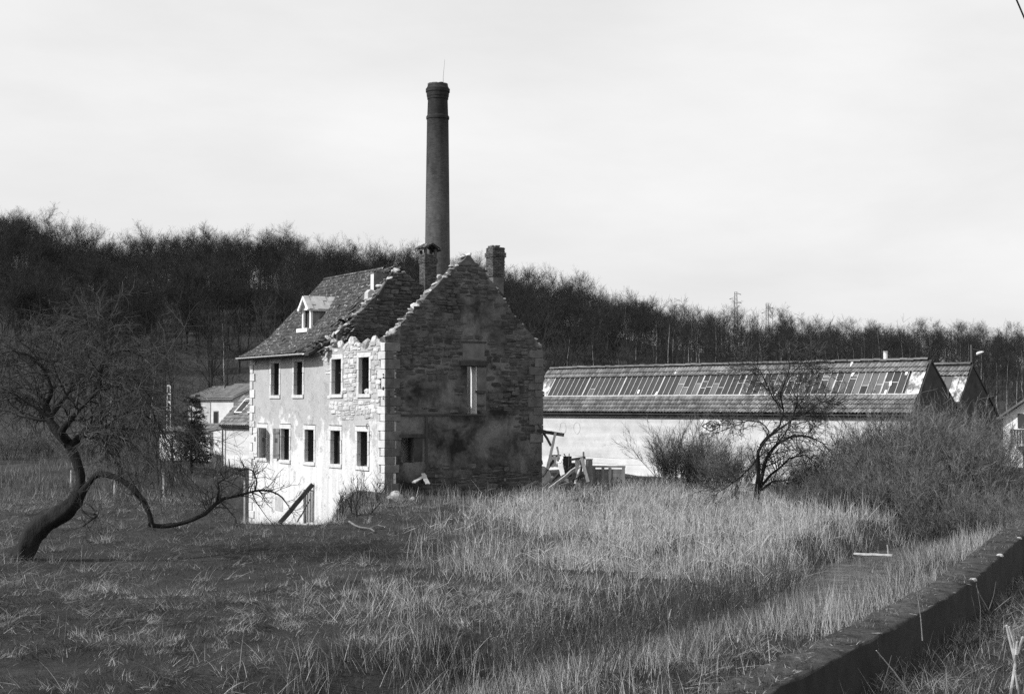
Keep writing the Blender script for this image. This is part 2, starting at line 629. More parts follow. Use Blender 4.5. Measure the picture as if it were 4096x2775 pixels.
SKY_U = np.array([-1500, 0, 80, 150, 230, 330, 440, 700, 900, 1150, 1215, 1310, 1500, 1650, 2050, 2200, 2400, 2600, 2800, 3000, 3300, 3600, 3900, 4096, 5600], float)
SKY_V = np.array([800, 845, 845, 855, 905, 920, 945, 925, 935, 915, 975, 970, 985, 1005, 1050, 1090, 1130, 1170, 1200, 1235, 1275, 1285, 1290, 1310, 1330], float)
def skyline_v(x, y):
    return np.interp(CX + F * np.asarray(x) / np.maximum(np.asarray(y), 1.0), SKY_U, SKY_V)
CREST = 235.0
def hill_top(x, y):
    """height the wood's crest ground should have along this bearing"""
    v = skyline_v(x, y)
    tree = np.interp(CX + F * np.asarray(x) / np.maximum(np.asarray(y), 1.0), [0, 1800, 2800, 4096], [9.6, 9.2, 8.2, 7.2])
    return H + (HOR - v) / F * CREST - tree
def gz(x, y):
    x = np.asarray(x, float)
    y = np.asarray(y, float)
    z = (vnoise(x, y, .13, 3) - .5) * .55 + (vnoise(x, y, .9, 2) - .5) * .16
    z = z * np.where(y < 8, 0.0, 1.0)
    # a shallow rise on the left bank near the eye, the ground a little higher towards the far left
    z = z + .5 * sstep(-x, 8, 30) * sstep(y, 66, 90)
    # the hollow along the foot of the house front
    qx, qy = x - C0[0], y - C0[1]
    s = qx * HS[0] + qy * HS[1]
    t = qx * HT[0] + qy * HT[1]
    hol = sstep(s, -7.5, -3.6) * (1 - sstep(s, .3, 1.0)) * sstep(t, .6, 5.0) * (1 - sstep(t, 18, 24))
    br_ = -x / np.maximum(y, 1.0)
    gul = sstep(y, 48.5, 64) * (1 - sstep(y, 80, 88)) * sstep(br_, .108, .150) * (1 - sstep(br_, .192, .215)) * (1 - sstep(s, .2, .9))
    z = z * (1 - .7 * gul) - 2.5 * np.maximum(hol, gul)
    # knoll against the corner
    z = z + .30 * np.exp(-((s + 1.2) ** 2 / 2.2 + (t - .2) ** 2 / 4.0))
    # the stream channel
    d, sd_ = poly_dist(x, y, STREAM)
    wob = (vnoise(x, y, .5, 2) - .5) * .9
    z = z - .95 * (1 - sstep(d + wob, .35, np.where(sd_ > 0, 2.4, 3.2)))
    # hillside
    ht = hill_top(x, y)
    k = np.clip((y - 112) / (CREST - 112), 0, 1)
    k = .85 * k + .15 * k * k
    z = z * (1 - sstep(y, 100, 130)) + np.where(y > 108, ht * k + (vnoise(x, y, .06, 2) - .5) * 1.6 * k - .03 * np.clip(y - CREST, 0, 90), 0)
    return z
def at_ground(u, v):
    """ground point seen at this pixel"""
    z = 0.0
    for i in range(25):
        p = PG(u, v, z)
        z = .5 * z + .5 * float(gz(p[0], p[1]))
    p = PG(u, v, z)
    p[2] = float(gz(p[0], p[1]))
    return p

def axis(parts):
    a = [np.arange(p, q, st) for p, q, st in parts]
    return np.unique(np.round(np.concatenate(a), 3))
gx = axis([(-1600, -300, 100), (-300, -60, 12), (-60, -26, 1.5), (-26, 30, .5), (30, 70, 1.5), (70, 300, 12), (300, 1601, 100)])
gy = axis([(-120, 8, 16), (8, 16, 1.0), (16, 70, .5), (70, 112, 1.2), (112, 260, 4), (260, 600, 30), (600, 2600, 200)])
XX, YY = np.meshgrid(gx, gy, indexing='ij')
ZZ = gz(XX, YY)
ZZ = np.where(YY > 300, ZZ - (YY - 300) * .04, ZZ)
nx, ny = XX.shape
ii = np.arange(nx * ny).reshape(nx, ny)
q = np.stack([ii[:-1, :-1], ii[1:, :-1], ii[1:, 1:], ii[:-1, 1:]], -1).reshape(-1, 4)
cy = .25 * (YY[:-1, :-1] + YY[1:, :-1] + YY[1:, 1:] + YY[:-1, 1:]).ravel()
me = np_mesh('ground', np.stack([XX, YY, ZZ], -1).reshape(-1, 3), [q], smooth=True)
me.materials.append(MAT['ground'])
me.materials.append(MAT['litter'])
me.polygons.foreach_set('material_index', (cy > 116).astype(np.int32))
struct('ground', me, None)

# the water in the channel
wv, wf = [], []
WZ = -.66
for i in range(len(STREAM)):
    a = STREAM[max(i - 1, 0)]
    b = STREAM[min(i + 1, len(STREAM) - 1)]
    t = (b - a) / np.linalg.norm(b - a)
    n = np.array([-t[1], t[0]])
    for sgn in (1, -1):
        p = STREAM[i] + n * sgn * 2.3
        wv.append((p[0], p[1], WZ))
for i in range(len(STREAM) - 1):
    wf.append((2 * i + 1, 2 * i + 3, 2 * i + 2, 2 * i))
struct('stream_water', np_mesh('stream_water', wv, [np.array(wf)]), MAT['water'])
# ------------------------------------------------------------------ stone pieces
def stone_protos(n, rng, inset=.13, rough=.05):
    res = []
    for i in range(n):
        c = rng.uniform(.10, .24, 8)
        o = [(-.5 + c[0], -.5), (.5 - c[1], -.5), (.5, -.5 + c[2]), (.5, .5 - c[3]), (.5 - c[4], .5), (-.5 + c[5], .5), (-.5, .5 - c[6]), (-.5, -.5 + c[7])]
        o = np.array(o) + rng.normal(0, rough, (8, 2))
        cen = o.mean(0)
        f = cen + (o - cen) * (1 - inset * 2) + rng.normal(0, rough * .7, (8, 2))
        v = [(a, 0.0, b) for a, b in o] + [(a, -.72 + rng.normal(0, .05), b) for a, b in cen + (o - cen) * .97] + [(a, -1.0 + rng.normal(0, .10), b) for a, b in f]
        fs = [(k, (k + 1) % 8, 8 + (k + 1) % 8, 8 + k) for k in range(8)]
        fs += [(8 + k, 8 + (k + 1) % 8, 16 + (k + 1) % 8, 16 + k) for k in range(8)]
        fs += [(16, 17, 18, 19), (16, 19, 20, 23), (20, 21, 22, 23)]
        me = bpy.data.meshes.new('stone')
        me.from_pydata([tuple(map(float, q)) for q in v], [], fs)
        me.update()
        res.append(me)
    return res
def boulder_protos(n, rng):
    res = []
    for i in range(n):
        th = np.linspace(0, 2 * math.pi, 8)[:-1]
        v = []
        for z, r in ((-.5, .38), (-.2, .52), (.2, .5), (.5, .33)):
            for a in th:
                k = r * rng.uniform(.82, 1.2)
                v.append((k * math.cos(a), k * math.sin(a), z + rng.normal(0, .05)))
        fs = [(j * 7 + k, j * 7 + (k + 1) % 7, (j + 1) * 7 + (k + 1) % 7, (j + 1) * 7 + k) for j in range(3) for k in range(7)]
        fs += [tuple(range(6, -1, -1)), tuple(range(21, 28))]
        me = bpy.data.meshes.new('stone')
        me.from_pydata([tuple(map(float, q)) for q in v], [], fs)
        me.update()
        res.append(me)
    return res
srng = np.random.default_rng(21)
def rubble(u0, u1, z0, z1, keep, rng, hr=(.12, .26), wr=(.20, .52)):
    """uneven courses of rubble: list of (u, z, width, height, tilt)"""
    res = []
    z = z0
    row = 0
    while z < z1:
        h = rng.uniform(*hr)
        u = u0 - rng.uniform(0, .4)
        ph = rng.uniform(0, 6)
        while u < u1:
            wd = rng.uniform(*wr) * (.75 + .5 * h / hr[1])
            uc = u + wd / 2
            dz = .06 * math.sin(uc * .9 + ph * .3) + .03 * math.sin(uc * 2.7 + ph * 2) + rng.normal(0, .014)
            zc = z + h / 2 + dz
            if rng.random() < .3 and h > .18:
                for k in (-.25, .25):
                    if keep(uc, zc + k * h):
                        res.append((uc, zc + k * h, wd - .02, h / 2 - .02, rng.normal(0, .03)))
            elif keep(uc, zc):
                res.append((uc, zc, wd - .03, h * rng.uniform(.8, 1.12) - .02, rng.normal(0, .06)))
            u += wd
        z += h
        row += 1
    return res
def wall_stones(parent, lay, frame, protos, m, rng, depth=(.05, .09), proud=.0, nmax=290, name='stone'):
    """frame(u,z,out) -> (origin 3-vector, R) with local -y pointing outwards"""
    items = []
    for u, z, wd, hh, tilt in lay:
        o, R = frame(u, z)
        d = rng.uniform(*depth)
        items.append((int(rng.integers(len(protos))), TRS(o, (wd, d, hh), R @ Ry(tilt)), wd * hh))
    items.sort(key=lambda q: -q[2])
    pieces(name, protos, [(a, b) for a, b, c in items], parent, m, nmax, name + '_field')

def wall_cols(edges, top, holes, zb, put):
    """vertical prisms between successive edges, minus holes (a0,a1,z0,z1)"""
    for a, b in zip(edges[:-1], edges[1:]):
        mid = (a + b) / 2
        hs = sorted([(h[2], h[3]) for h in holes if h[0] < mid < h[1]])
        z = zb
        for h0, h1 in hs:
            if h0 > z:
                put(a, b, z, z, h0, h0)
            z = max(z, h1)
        put(a, b, z, z, top(a), top(b))

# ------------------------------------------------------------------ the ruined house
HL, HW, RS, RZ = 16.05, 8.45, 4.38, 11.3
TK = .55
def fr(u, v, s=0.0):
    p = PL(u, v, C0 + HS * s, HS)
    return float(np.dot(p - C0, HT)), float(p[2])
def gb(u, v, t=0.0):
    p = PL(u, v, C0 + HT * t, HT)
    return float(np.dot(p - C0, HS)), float(p[2])
house = thing('ruined_house', 'roofless stone house with limewashed window front and shaded rubble gable', 'house', C0, HA)

def roof_z(s):
    return float(np.interp(s, [-.75, .2, .95, 1.6, RS, RS + 3.6, HW + .6], [6.78, 7.25, 7.82, 8.45, RZ, RZ - 3.55, 6.75]))

# -- front wall (plane s = 0, outward -s)
UPZ, LOZ = (4.72, 6.41), (1.37, 2.98)
WIN = [(12.66, UPZ), (9.66, UPZ), (5.11, UPZ), (2.16, UPZ), (14.31, LOZ), (11.26, LOZ), (8.25, LOZ), (5.2, LOZ), (2.28, LOZ)]
WW = 1.08
holes = [(c - WW / 2 - .19, c + WW / 2 + .19, z[0] - .2, z[1] + .26) for c, z in WIN]
def ftop(t):
    if t < 6.1:
        return 6.98 + .16 * math.sin(t * 2.3) + .10 * math.sin(t * 5.1 + 1) - .12 * math.exp(-((t - 3.6) / .9) ** 2)
    return 7.05
ed = sorted(set([0.0, HL] + [round(x, 3) for h in holes for x in h[:2]] + [round(x, 3) for x in np.arange(.3, HL, .45)]))
mb = MB()
def putf(a, b, z0, z1, za, zb):
    mb.add([(0, a, z0), (0, b, z1), (0, b, zb), (0, a, za), (TK, a, z0), (TK, b, z1), (TK, b, zb), (TK, a, za)],
           [(0, 3, 2, 1), (4, 5, 6, 7), (0, 1, 5, 4), (3, 7, 6, 2), (0, 4, 7, 3), (1, 2, 6, 5)])
wall_cols(ed, ftop, holes, -3.2, putf)
front = obj('front_wall', mb, MAT['plaster'], house)
def hole_keep(hs, u, z, m=.0):
    return not any(h[0] - m < u < h[1] + m and h[2] - m < z < h[3] + m for h in hs)
def keep_front(u, z):
    if not (.58 < u < 15.6) or z > ftop(u) - .05 or not hole_keep(holes, u, z, .06):
        return False
    n = float(vnoise(u, z, .8, 3))
    lim = 6.0 + (n - .5) * 1.6
    if z > 6.35:
        lim = max(lim, 7.6 + (n - .5) * 2)
    if z < 4.5:
        lim = 5.4 + (n - .5) * 2
    lowz = 3.62 + (n - .5) * .8
    return u < lim and z > lowz
sp_pale = stone_protos(14, srng)
Rf = np.array([[0, 1.0, 0], [-1.0, 0, 0], [0, 0, 1.0]])     # local x -> -t, local -y -> -s
wall_stones(front, rubble(0, 8.6, 3.0, 7.25, keep_front, srng), lambda u, z: (np.array([.022, u, z]), Rf), sp_pale, MAT['stone_pale'], srng, (.045, .075))
# loose stones along the broken top of the front wall
bp = boulder_protos(8, srng)
items = []
for px in np.linspace(1318, 1528, 26):
    t, _ = fr(px + srng.uniform(-4, 4), 1350)
    k = srng.uniform(.12, .26)
    items.append((int(srng.integers(8)), TRS((srng.uniform(.05, .45), t, ftop(t) + k * .28), (k * 1.2, k * 1.35, k * srng.uniform(.7, 1.15)), Rz(srng.uniform(0, 6)) @ Rx(srng.normal(0, .3)))))
for px, v, k in ((1365, 1345, .40), (1392, 1352, .48), (1412, 1360, .42), (1468, 1345, .5), (1500, 1350, .4), (1335, 1352, .38)):
    t, z = fr(px, v, .2)
    items.append((int(srng.integers(8)), TRS((.2, t, ftop(t) + k * .35), (k * .9, k * .8, k * 1.05), Rz(srng.uniform(0, 6)) @ Rx(srng.normal(0, .35)))))
bpale = [m_.copy() for m_ in bp]
pieces('loose_stone', bpale, items, front, MAT['stone_pale'])

# -- windows with dressed surrounds
def box_piece(name, lo, hi, m, parent, bev=.012):
    lo = np.asarray(lo, float)
    hi = np.asarray(hi, float)
    b = MB()
    c, d = (lo + hi) / 2, (hi - lo)
    j = lambda: random.uniform(-.006, .006)
    # slightly bevelled, slightly uneven block
    vs, e = [], bev
    for sx in (-1, 1):
        for sy in (-1, 1):
            for sz in (-1, 1):
                k = [c[i] + (sx, sy, sz)[i] * d[i] / 2 for i in range(3)]
                for ax in range(3):
                    q = [k[i] - (sx, sy, sz)[i] * (0 if i == ax else e) for i in range(3)]
                    vs.append([q[0] + j(), q[1] + j(), q[2] + j()])
    def vi(sx, sy, sz, ax):
        return ((sx * 2 + sy) * 2 + sz) * 3 + ax
    fs = []
    for ax in range(3):
        for s_ in (0, 1):
            o = [i for i in range(3) if i != ax]
            cyc = [(0, 0), (1, 0), (1, 1), (0, 1)]
            f = []
            for a, bb in cyc:
                w_ = [0, 0, 0]
                w_[ax] = s_
                w_[o[0]] = a
                w_[o[1]] = bb
                f.append(vi(*w_, ax))
            if (s_ == 1) == (ax == 1):
                f.reverse()
            fs.append(tuple(f))
    for ax in range(3):                                  # edges
        o = [i for i in range(3) if i != ax]
        for a in (0, 1):
            for bb in (0, 1):
                w0, w1 = [0, 0, 0], [0, 0, 0]
                w0[o[0]] = w1[o[0]] = a
                w0[o[1]] = w1[o[1]] = bb
                w0[ax], w1[ax] = 0, 1
                fs.append((vi(*w0, o[0]), vi(*w1, o[0]), vi(*w1, o[1]), vi(*w0, o[1])))
    for sx in (0, 1):
        for sy in (0, 1):
            for sz in (0, 1):
                fs.append((vi(sx, sy, sz, 0), vi(sx, sy, sz, 1), vi(sx, sy, sz, 2)))
    b.add(vs, fs)
    return obj(name, b, m, parent)
for i, (c, (z0, z1)) in enumerate(WIN):
    up = z0 > 4
    wm = MB()                                          # wooden casing deep in the reveal
    a, b = c - WW / 2, c + WW / 2
    fs_ = .33
    for (p, q_, r, t_) in ((a, a + .07, z0, z1), (b - .07, b, z0, z1), (a, b, z1 - .08, z1), (a, b, z0, z0 + .07)):
        wm.span((fs_, p, r), (fs_ + .07, q_, t_))
    if i in (2, 3, 4, 7):
        wm.span((fs_ + .005, c - .035, z0 + .07), (fs_ + .06, c + .035, z1 - .08))
    if i in (4, 7, 2):
        wm.span((fs_ + .01, a + .07, z0 + 1.02), (fs_ + .055, b - .07, z0 + 1.07))
    if i in (1, 6, 8):
        wm.span((fs_, c - .02, z0 + .07), (fs_ + .05, c + .04, z1 - .08))
    for ja in (a - .004, b - .026):                   # dark lining added to deepen the shade inside the reveal
        wm.span((.185, ja, z0 + .003), (TK + .02, ja + .03, z1 - .003))
    wm.span((.185, a + .03, z1 - .03), (TK + .02, b - .03, z1 - .002))
    win = obj('window', wm, MAT['wood_grey'] if i == 4 else MAT['wood_dark'], house)
    pr = .03 + .004 * (i % 3)
    sm = MAT['surround']
    lt = .24 if up else .22
    box_piece('lintel', (-pr, a - .2, z1), (.18, b + .2, z1 + lt), sm, win)
    box_piece('sill', (-pr - .035, a - .17, z0 - .17), (.30, b + .17, z0), sm, win)
    zs = [z0, z0 + random.uniform(.5, .62), z0 + random.uniform(1.05, 1.2), z1]
    for k in range(3):
        wl = .20 if k != 1 else .15
        box_piece('jamb_stone', (-pr + .002, a - wl, zs[k] + .006), (.18, a, zs[k + 1] - .006), sm, win)
        wl = .20 if k != 1 else .15
        box_piece('jamb_stone', (-pr + .002, b, zs[k] + .006), (.18, b + wl, zs[k + 1] - .006), sm, win)
    if i in (4, 7):
        for aa, bb in ((a + .07, c - .035), (c + .035, b - .07)):
            if i == 7 and aa < c:
                pass
            g_ = MB().span((fs_ + .02, aa, z0 + .08), (fs_ + .03, bb, z1 - .09))
            obj('pane', g_, MAT['glass_win'], win)
# rubble lying on two upper sills
for c, k in ((2.2, .34), (5.0, .2)):
    obj('sill_rubble', bpale[1], MAT['stone_pale'], house, TRS((.25, c - .1, 4.72 + k * .3), (k * 1.2, k * 1.9, k * .8)))
# -- shutters of the two lower windows farthest from the corner
def shutter(tc_, ang, m, wd=.56):
    z0, z1 = 1.42, 2.98
    hinge = tc_
    R = Rz(ang)
    root = None
    n = 4
    for k in range(n):
        b = MB().box((0, (k + .5) * wd / n, (z0 + z1) / 2), (.03, wd / n - .008, z1 - z0))
        o = obj('shutter' if root is None else 'plank', b, m, house if root is None else root, TRS((-.075, hinge, 0), R=R) if root is None else None)
        root = root or o
    for zz in (z0 + .2, z1 - .22):
        obj('batten', MB().box((-.026, wd / 2, zz), (.022, wd - .04, .09)), m, root)
    for kk in range(4):
        obj('louvre', MB().box((-.022, wd * .5, z0 + .86 + kk * .06), (.014, .2, .035)), MAT['wood_dark'], root)
    return root
shutter(14.31 + WW / 2 + .04, 0.0, MAT['wood_paint'])
shutter(14.31 - WW / 2 - .02, math.pi - .9, MAT['wood_grey'])
shutter(11.26 + WW / 2 + .05, .22, MAT['wood_grey'])
# hooks and small holes on the front
for px, v in ((1474, 1705), (1486, 1735)):
    t, z = fr(px, v)
    b = MB().tube([(-.02, t, z + .12), (-.1, t, z + .1), (-.12, t, z - .06), (-.06, t + .04, z - .1), (-.03, t + .05, z - .02)], .016, 5)
    obj('iron_hook', b, MAT['rust'], house)
# blocked cellar openings
for a, b_, z0, z1 in ((11.5, 12.6, -1.3, -.55), (8.6, 9.5, -.25, -.1), (4.0, 4.7, -1.1, -.2)):
    box_piece('blocked_opening', (-.018, a, z0), (.1, b_, z1), MAT['concrete'], house)

# -- quoins at the near corner, the right corner and the far left corner
def quoins(s_, t_, ss, ts, z0, z1, m):
    z, k = z0, 0
    while z < z1:
        h = min(random.uniform(.33, .46), z1 - z + .1)
        ls, lt = (.74, .36) if k % 2 == 0 else (.42, .66)
        ls += random.uniform(-.06, .08)
        lt += random.uniform(-.05, .06)
        lo = np.array([s_ - ss * .058, t_ - ts * .045, z + .006])
        hi = np.array([s_ + ss * ls, t_ + ts * lt, z + h - .008])
        qo = box_piece('quoin', np.minimum(lo, hi), np.maximum(lo, hi), MAT['quoin_shaded'], house, .02)
        if m is MAT['quoin']:                       # front faces take the bright copy: sun and shade put into colour
            qo.data.materials.append(m)
            for p_ in qo.data.polygons:
                if p_.normal.x < -.5 or p_.normal.x > .5 and p_.center.x < s_:
                    p_.material_index = 1
        z += h
        k += 1
quoins(0, 0, 1, 1, -.5, 6.95, MAT['quoin'])
quoins(HW, 0, -1, 1, 2.4, 6.75, None)
quoins(0, HL, 1, -1, -3.0, 6.9, MAT['quoin'])

# -- gable (plane t = 0, outward -t)
gprof = [gb(u, v) for u, v in ((1545, 1352), (1580, 1325), (1640, 1255), (1700, 1195), (1760, 1130), (1820, 1072), (1862, 1030), (1880, 1020), (1897, 1040), (1940, 1085), (1985, 1150), (2030, 1222), (2062, 1270), (2098, 1308), (2130, 1345), (2165, 1384))]
gs = [p[0] for p in gprof]
gzz = [p[1] for p in gprof]
def gtop(s):
    return float(np.interp(s, gs, gzz)) + .05 * math.sin(s * 9) + .035 * math.sin(s * 21 + 1)
def ghole(u0, v0, u1, v1):
    a, z1_ = gb(u0, v0)
    b, z0_ = gb(u1, v1)
    return (a, b, z0_, z1_)
G_HOLE = ghole(1868, 1464, 1908, 1662)          # the gap that lets the sun show through
G_DOOR = ghole(1604, 1748, 1656, 1850)
gholes = [G_HOLE, G_DOOR]
ged = sorted(set([.0, HW] + [round(x, 3) for h in gholes for x in h[:2]] + [round(x, 3) for x in np.arange(.2, HW, .28)]))
mb = MB()
def putg(a, b, z0, z1, za, zb):
    mb.add([(a, .002, z0), (b, .002, z1), (b, .002, zb), (a, .002, za), (a, TK, z0), (b, TK, z1), (b, TK, zb), (a, TK, za)],
           [(0, 1, 2, 3), (4, 7, 6, 5), (0, 4, 5, 1), (3, 2, 6, 7), (0, 3, 7, 4), (1, 5, 6, 2)])
wall_cols(ged, gtop, gholes, -1.5, putg)
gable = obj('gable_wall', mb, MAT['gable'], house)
PATCH = [ghole(1850, 1190, 1990, 1345), ghole(1640, 1515, 1838, 1632), ghole(1846, 1362, 1944, 1470), ghole(1846, 1440, 1960, 1668), ghole(1990, 1100, 2018, 1560)]
def keep_gable(u, z):
    if not (.1 < u < HW - .05) or z > gtop(u) - .06 or not hole_keep(gholes, u, z, .1):
        return False
    n = float(vnoise(u + 40, z, .9, 3)) - .5
    for k, h in enumerate(PATCH):
        cx_, cz_ = (h[0] + h[1]) / 2, (h[2] + h[3]) / 2
        d = max(abs(u - cx_) / (h[1] - h[0]), abs(z - cz_) / (h[3] - h[2])) * 2
        if d + n * .9 < (1.0 if k != 4 else 0.8):
            return False
    low = 3.85 + n * 1.5
    if z < low and not (u > 7.1 + n and z > 2.6):
        return z < 1.35 + n * 1.2 and 2.0 < u
    return True
sp_dark = stone_protos(14, srng)
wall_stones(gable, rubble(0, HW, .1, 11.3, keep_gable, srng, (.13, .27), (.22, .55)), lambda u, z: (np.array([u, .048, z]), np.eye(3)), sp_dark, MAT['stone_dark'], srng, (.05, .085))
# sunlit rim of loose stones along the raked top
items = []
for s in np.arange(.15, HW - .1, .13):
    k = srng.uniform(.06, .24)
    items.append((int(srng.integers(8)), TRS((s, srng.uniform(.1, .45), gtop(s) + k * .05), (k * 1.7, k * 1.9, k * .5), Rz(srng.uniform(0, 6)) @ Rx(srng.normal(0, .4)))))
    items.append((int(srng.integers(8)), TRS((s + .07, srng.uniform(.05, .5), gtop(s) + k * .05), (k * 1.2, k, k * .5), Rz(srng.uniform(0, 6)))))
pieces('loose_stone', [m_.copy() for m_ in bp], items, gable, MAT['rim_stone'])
def gspan(name, u0, v0, u1, v1, d0, d1, m):
    h = ghole(u0, v0, u1, v1)
    b = MB().span((h[0], d0, h[2]), (h[1], d1, h[3]))
    return obj(name, b, m, house)
gspan('charred_lintel', 1838, 1442, 1948, 1464, -.09, .3, MAT['wood_dark'])
gspan('blocked_recess', 1850, 1368, 1938, 1440, -.012, .1, MAT['soot_shade_plaster'])
gspan('lintel_beam', 1846, 1364, 1944, 1372, -.05, .2, MAT['wood_dark'])
gspan('joist_slot', 1562, 1656, 1930, 1663, -.035, .1, MAT['soot'])
gspan('wall_post', 1700, 1664, 1709, 1850, -.05, .1, MAT['wood_dark'])
gspan('lintel_beam', 1596, 1736, 1706, 1749, -.06, .3, MAT['wood_dark'])
gspan('drain_pipe', 1549, 1560, 1556, 1650, -.09, -.03, MAT['rust'])
gspan('iron_bracket', 1906, 1562, 1938, 1572, -.14, .1, MAT['rust'])
gspan('iron_bracket', 1908, 1616, 1936, 1623, -.12, .1, MAT['rust'])
gspan('plaster_jamb', 1909, 1470, 1944, 1640, -.015, .2, MAT['soot_shade_plaster'])
obj('sunlit_reveal', MB().span((G_HOLE[1] - .02, .012, G_HOLE[2] + .01), (G_HOLE[1] - .002, TK + .01, G_HOLE[3] - .01)), MAT['sunlit_white'], house)  # white lining added so the jamb looks sunlit
gspan('door_reveal', 1657, 1752, 1690, 1846, -.008, .1, MAT['soot'])
# a broken partition seen through the ground-floor opening
b = MB().prism([(.55, .4), (2.6, .4), (2.6, 3.2), (1.2, 3.2)], (1.1, 1.25))
obj('partition', b, MAT['concrete'], house)

# -- rear wall, far end wall, cross wall
def plain_wall(name, lo, hi, m):
    return obj(name, MB().span(np.array(lo, float), np.array(hi, float)), m, house)
plain_wall('rear_wall', (HW - TK, TK, -1.5), (HW - .004, HL - TK, 6.9), MAT['plaster'])
b = MB().prism([(.004, -3.2), (HW - .004, -3.2), (HW - .004, 6.95), (RS, RZ - .35), (.004, 6.95)], (HL - TK, HL - .004))
obj('end_wall', b, MAT['plaster'], house)
CT = 6.25
cprof = [(0, 7.3), (1.2, 8.25), (1.9, 8.9), (2.44, 9.42), (3.3, 10.5), (4.0, 11.0), (4.3, 10.95), (4.55, 10.65), (5.27, 10.2), (5.9, 9.9), (HW, 7.0)]
def ctop(s):
    return float(np.interp(s, [p[0] for p in cprof], [p[1] for p in cprof])) + .05 * math.sin(s * 8 + 2) + .03 * math.sin(s * 19)
mb = MB()
def putc(a, b, z0, z1, za, zb):
    mb.add([(a, CT, z0), (b, CT, z1), (b, CT, zb), (a, CT, za), (a, CT + .5, z0), (b, CT + .5, z1), (b, CT + .5, zb), (a, CT + .5, za)],
           [(0, 1, 2, 3), (4, 7, 6, 5), (0, 4, 5, 1), (3, 2, 6, 7), (0, 3, 7, 4), (1, 5, 6, 2)])
wall_cols(list(np.linspace(TK + .003, HW - TK - .003, 26)), ctop, [], -1.5, putc)
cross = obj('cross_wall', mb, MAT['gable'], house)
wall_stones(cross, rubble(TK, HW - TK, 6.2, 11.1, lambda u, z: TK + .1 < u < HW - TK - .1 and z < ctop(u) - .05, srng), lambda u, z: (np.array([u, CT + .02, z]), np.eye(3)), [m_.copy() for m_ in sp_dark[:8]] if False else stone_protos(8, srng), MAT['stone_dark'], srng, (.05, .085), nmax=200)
items = []
for s in np.arange(.3, 6.4, .15):
    k = srng.uniform(.07, .26)
    items.append((int(srng.integers(8)), TRS((s, CT + srng.uniform(.05, .45), ctop(s) + k * .06), (k * 1.7, k * 1.7, k * .5), Rz(srng.uniform(0, 6)) @ Rx(srng.normal(0, .4)))))
pieces('loose_stone', [m_.copy() for m_ in bp], items, cross, MAT['rim_stone'])
plain_wall('upper_floor', (TK, CT + .5, 3.55), (HW - TK, HL - TK, 3.8), MAT['wood_dark'])
plain_wall('ground_floor', (TK, TK, -.1), (HW - TK, HL - TK, .12), MAT['soot'])

# -- remaining roof
T0, T1 = 6.55, HL + .14
prof = [-.72, .2, .95, 1.6, RS]
b = MB()
poly = [(s, roof_z(s) - .05) for s in prof] + [(RS + 3.6, roof_z(RS + 3.6) - .05), (HW + .5, roof_z(HW + .5) - .05)]
poly += [(s, z - .12) for s, z in reversed(poly)]
b.prism(poly, (T0 + .25, T1 - .03))
roof = obj('roof', b, MAT['wood_dark'], house)
def tile_proto(wd=.25, ln=.40, th=.022, roll=.035, n=6, name='tile', step=.034):
    """interlocking tile lying in x (width) / y (down the slope = -y); origin at its upper edge centre"""
    xs = np.linspace(-wd / 2, wd / 2, n)
    prof_ = roll * np.cos((xs / wd) * 2 * math.pi) * .5 + roll * .5
    v, f = [], []
    for y, lift in ((0, 0.0), (-ln, step)):
        for x, z in zip(xs, prof_):
            v.append((x, y, z + lift))
        for x, z in zip(xs, prof_):
            v.append((x, y, z + lift - th))
    for i in range(n - 1):
        f.append((i, 2 * n + i, 2 * n + i + 1, i + 1))
        f.append((2 * n + i, 3 * n + i, 3 * n + i + 1, 2 * n + i + 1))
    f.append((0, n, 3 * n, 2 * n))
    f.append((n - 1, 3 * n - 1, 4 * n - 1, 2 * n - 1)[:4])
    f[-1] = (n - 1, 2 * n + n - 1, 3 * n + n - 1, n + n - 1)
    me = bpy.data.meshes.new(name)
    me.from_pydata([tuple(map(float, q)) for q in v], [], f)
    me.update()
    return me
# arc length down the front slope
ps = np.array([(s, roof_z(s)) for s in np.linspace(RS, -.72, 120)])
al = np.concatenate([[0], np.cumsum(np.hypot(*np.diff(ps, axis=0).T))])
def slope_frame(l):
    s = np.interp(l, al, ps[:, 0])
    z = np.interp(l, al, ps[:, 1])
    l2 = min(l + .3, al[-1])
    l1 = max(l2 - .3, 0)
    ds = np.interp(l2, al, ps[:, 0]) - np.interp(l1, al, ps[:, 0])
    dz = np.interp(l2, al, ps[:, 1]) - np.interp(l1, al, ps[:, 1])
    k = math.hypot(ds, dz)
    down = np.array([ds / k, 0, dz / k])
    y = -down
    x = np.array([0, -1.0, 0])
    zz = np.cross(x, y)
    return np.array([s, 0, z]), np.stack([x, y, zz], 1)
tp = [tile_proto(.245, .36)]
items, loose = [], []
trng = np.random.default_rng(4)
nrow = int(math.ceil(al[-1] / .30))
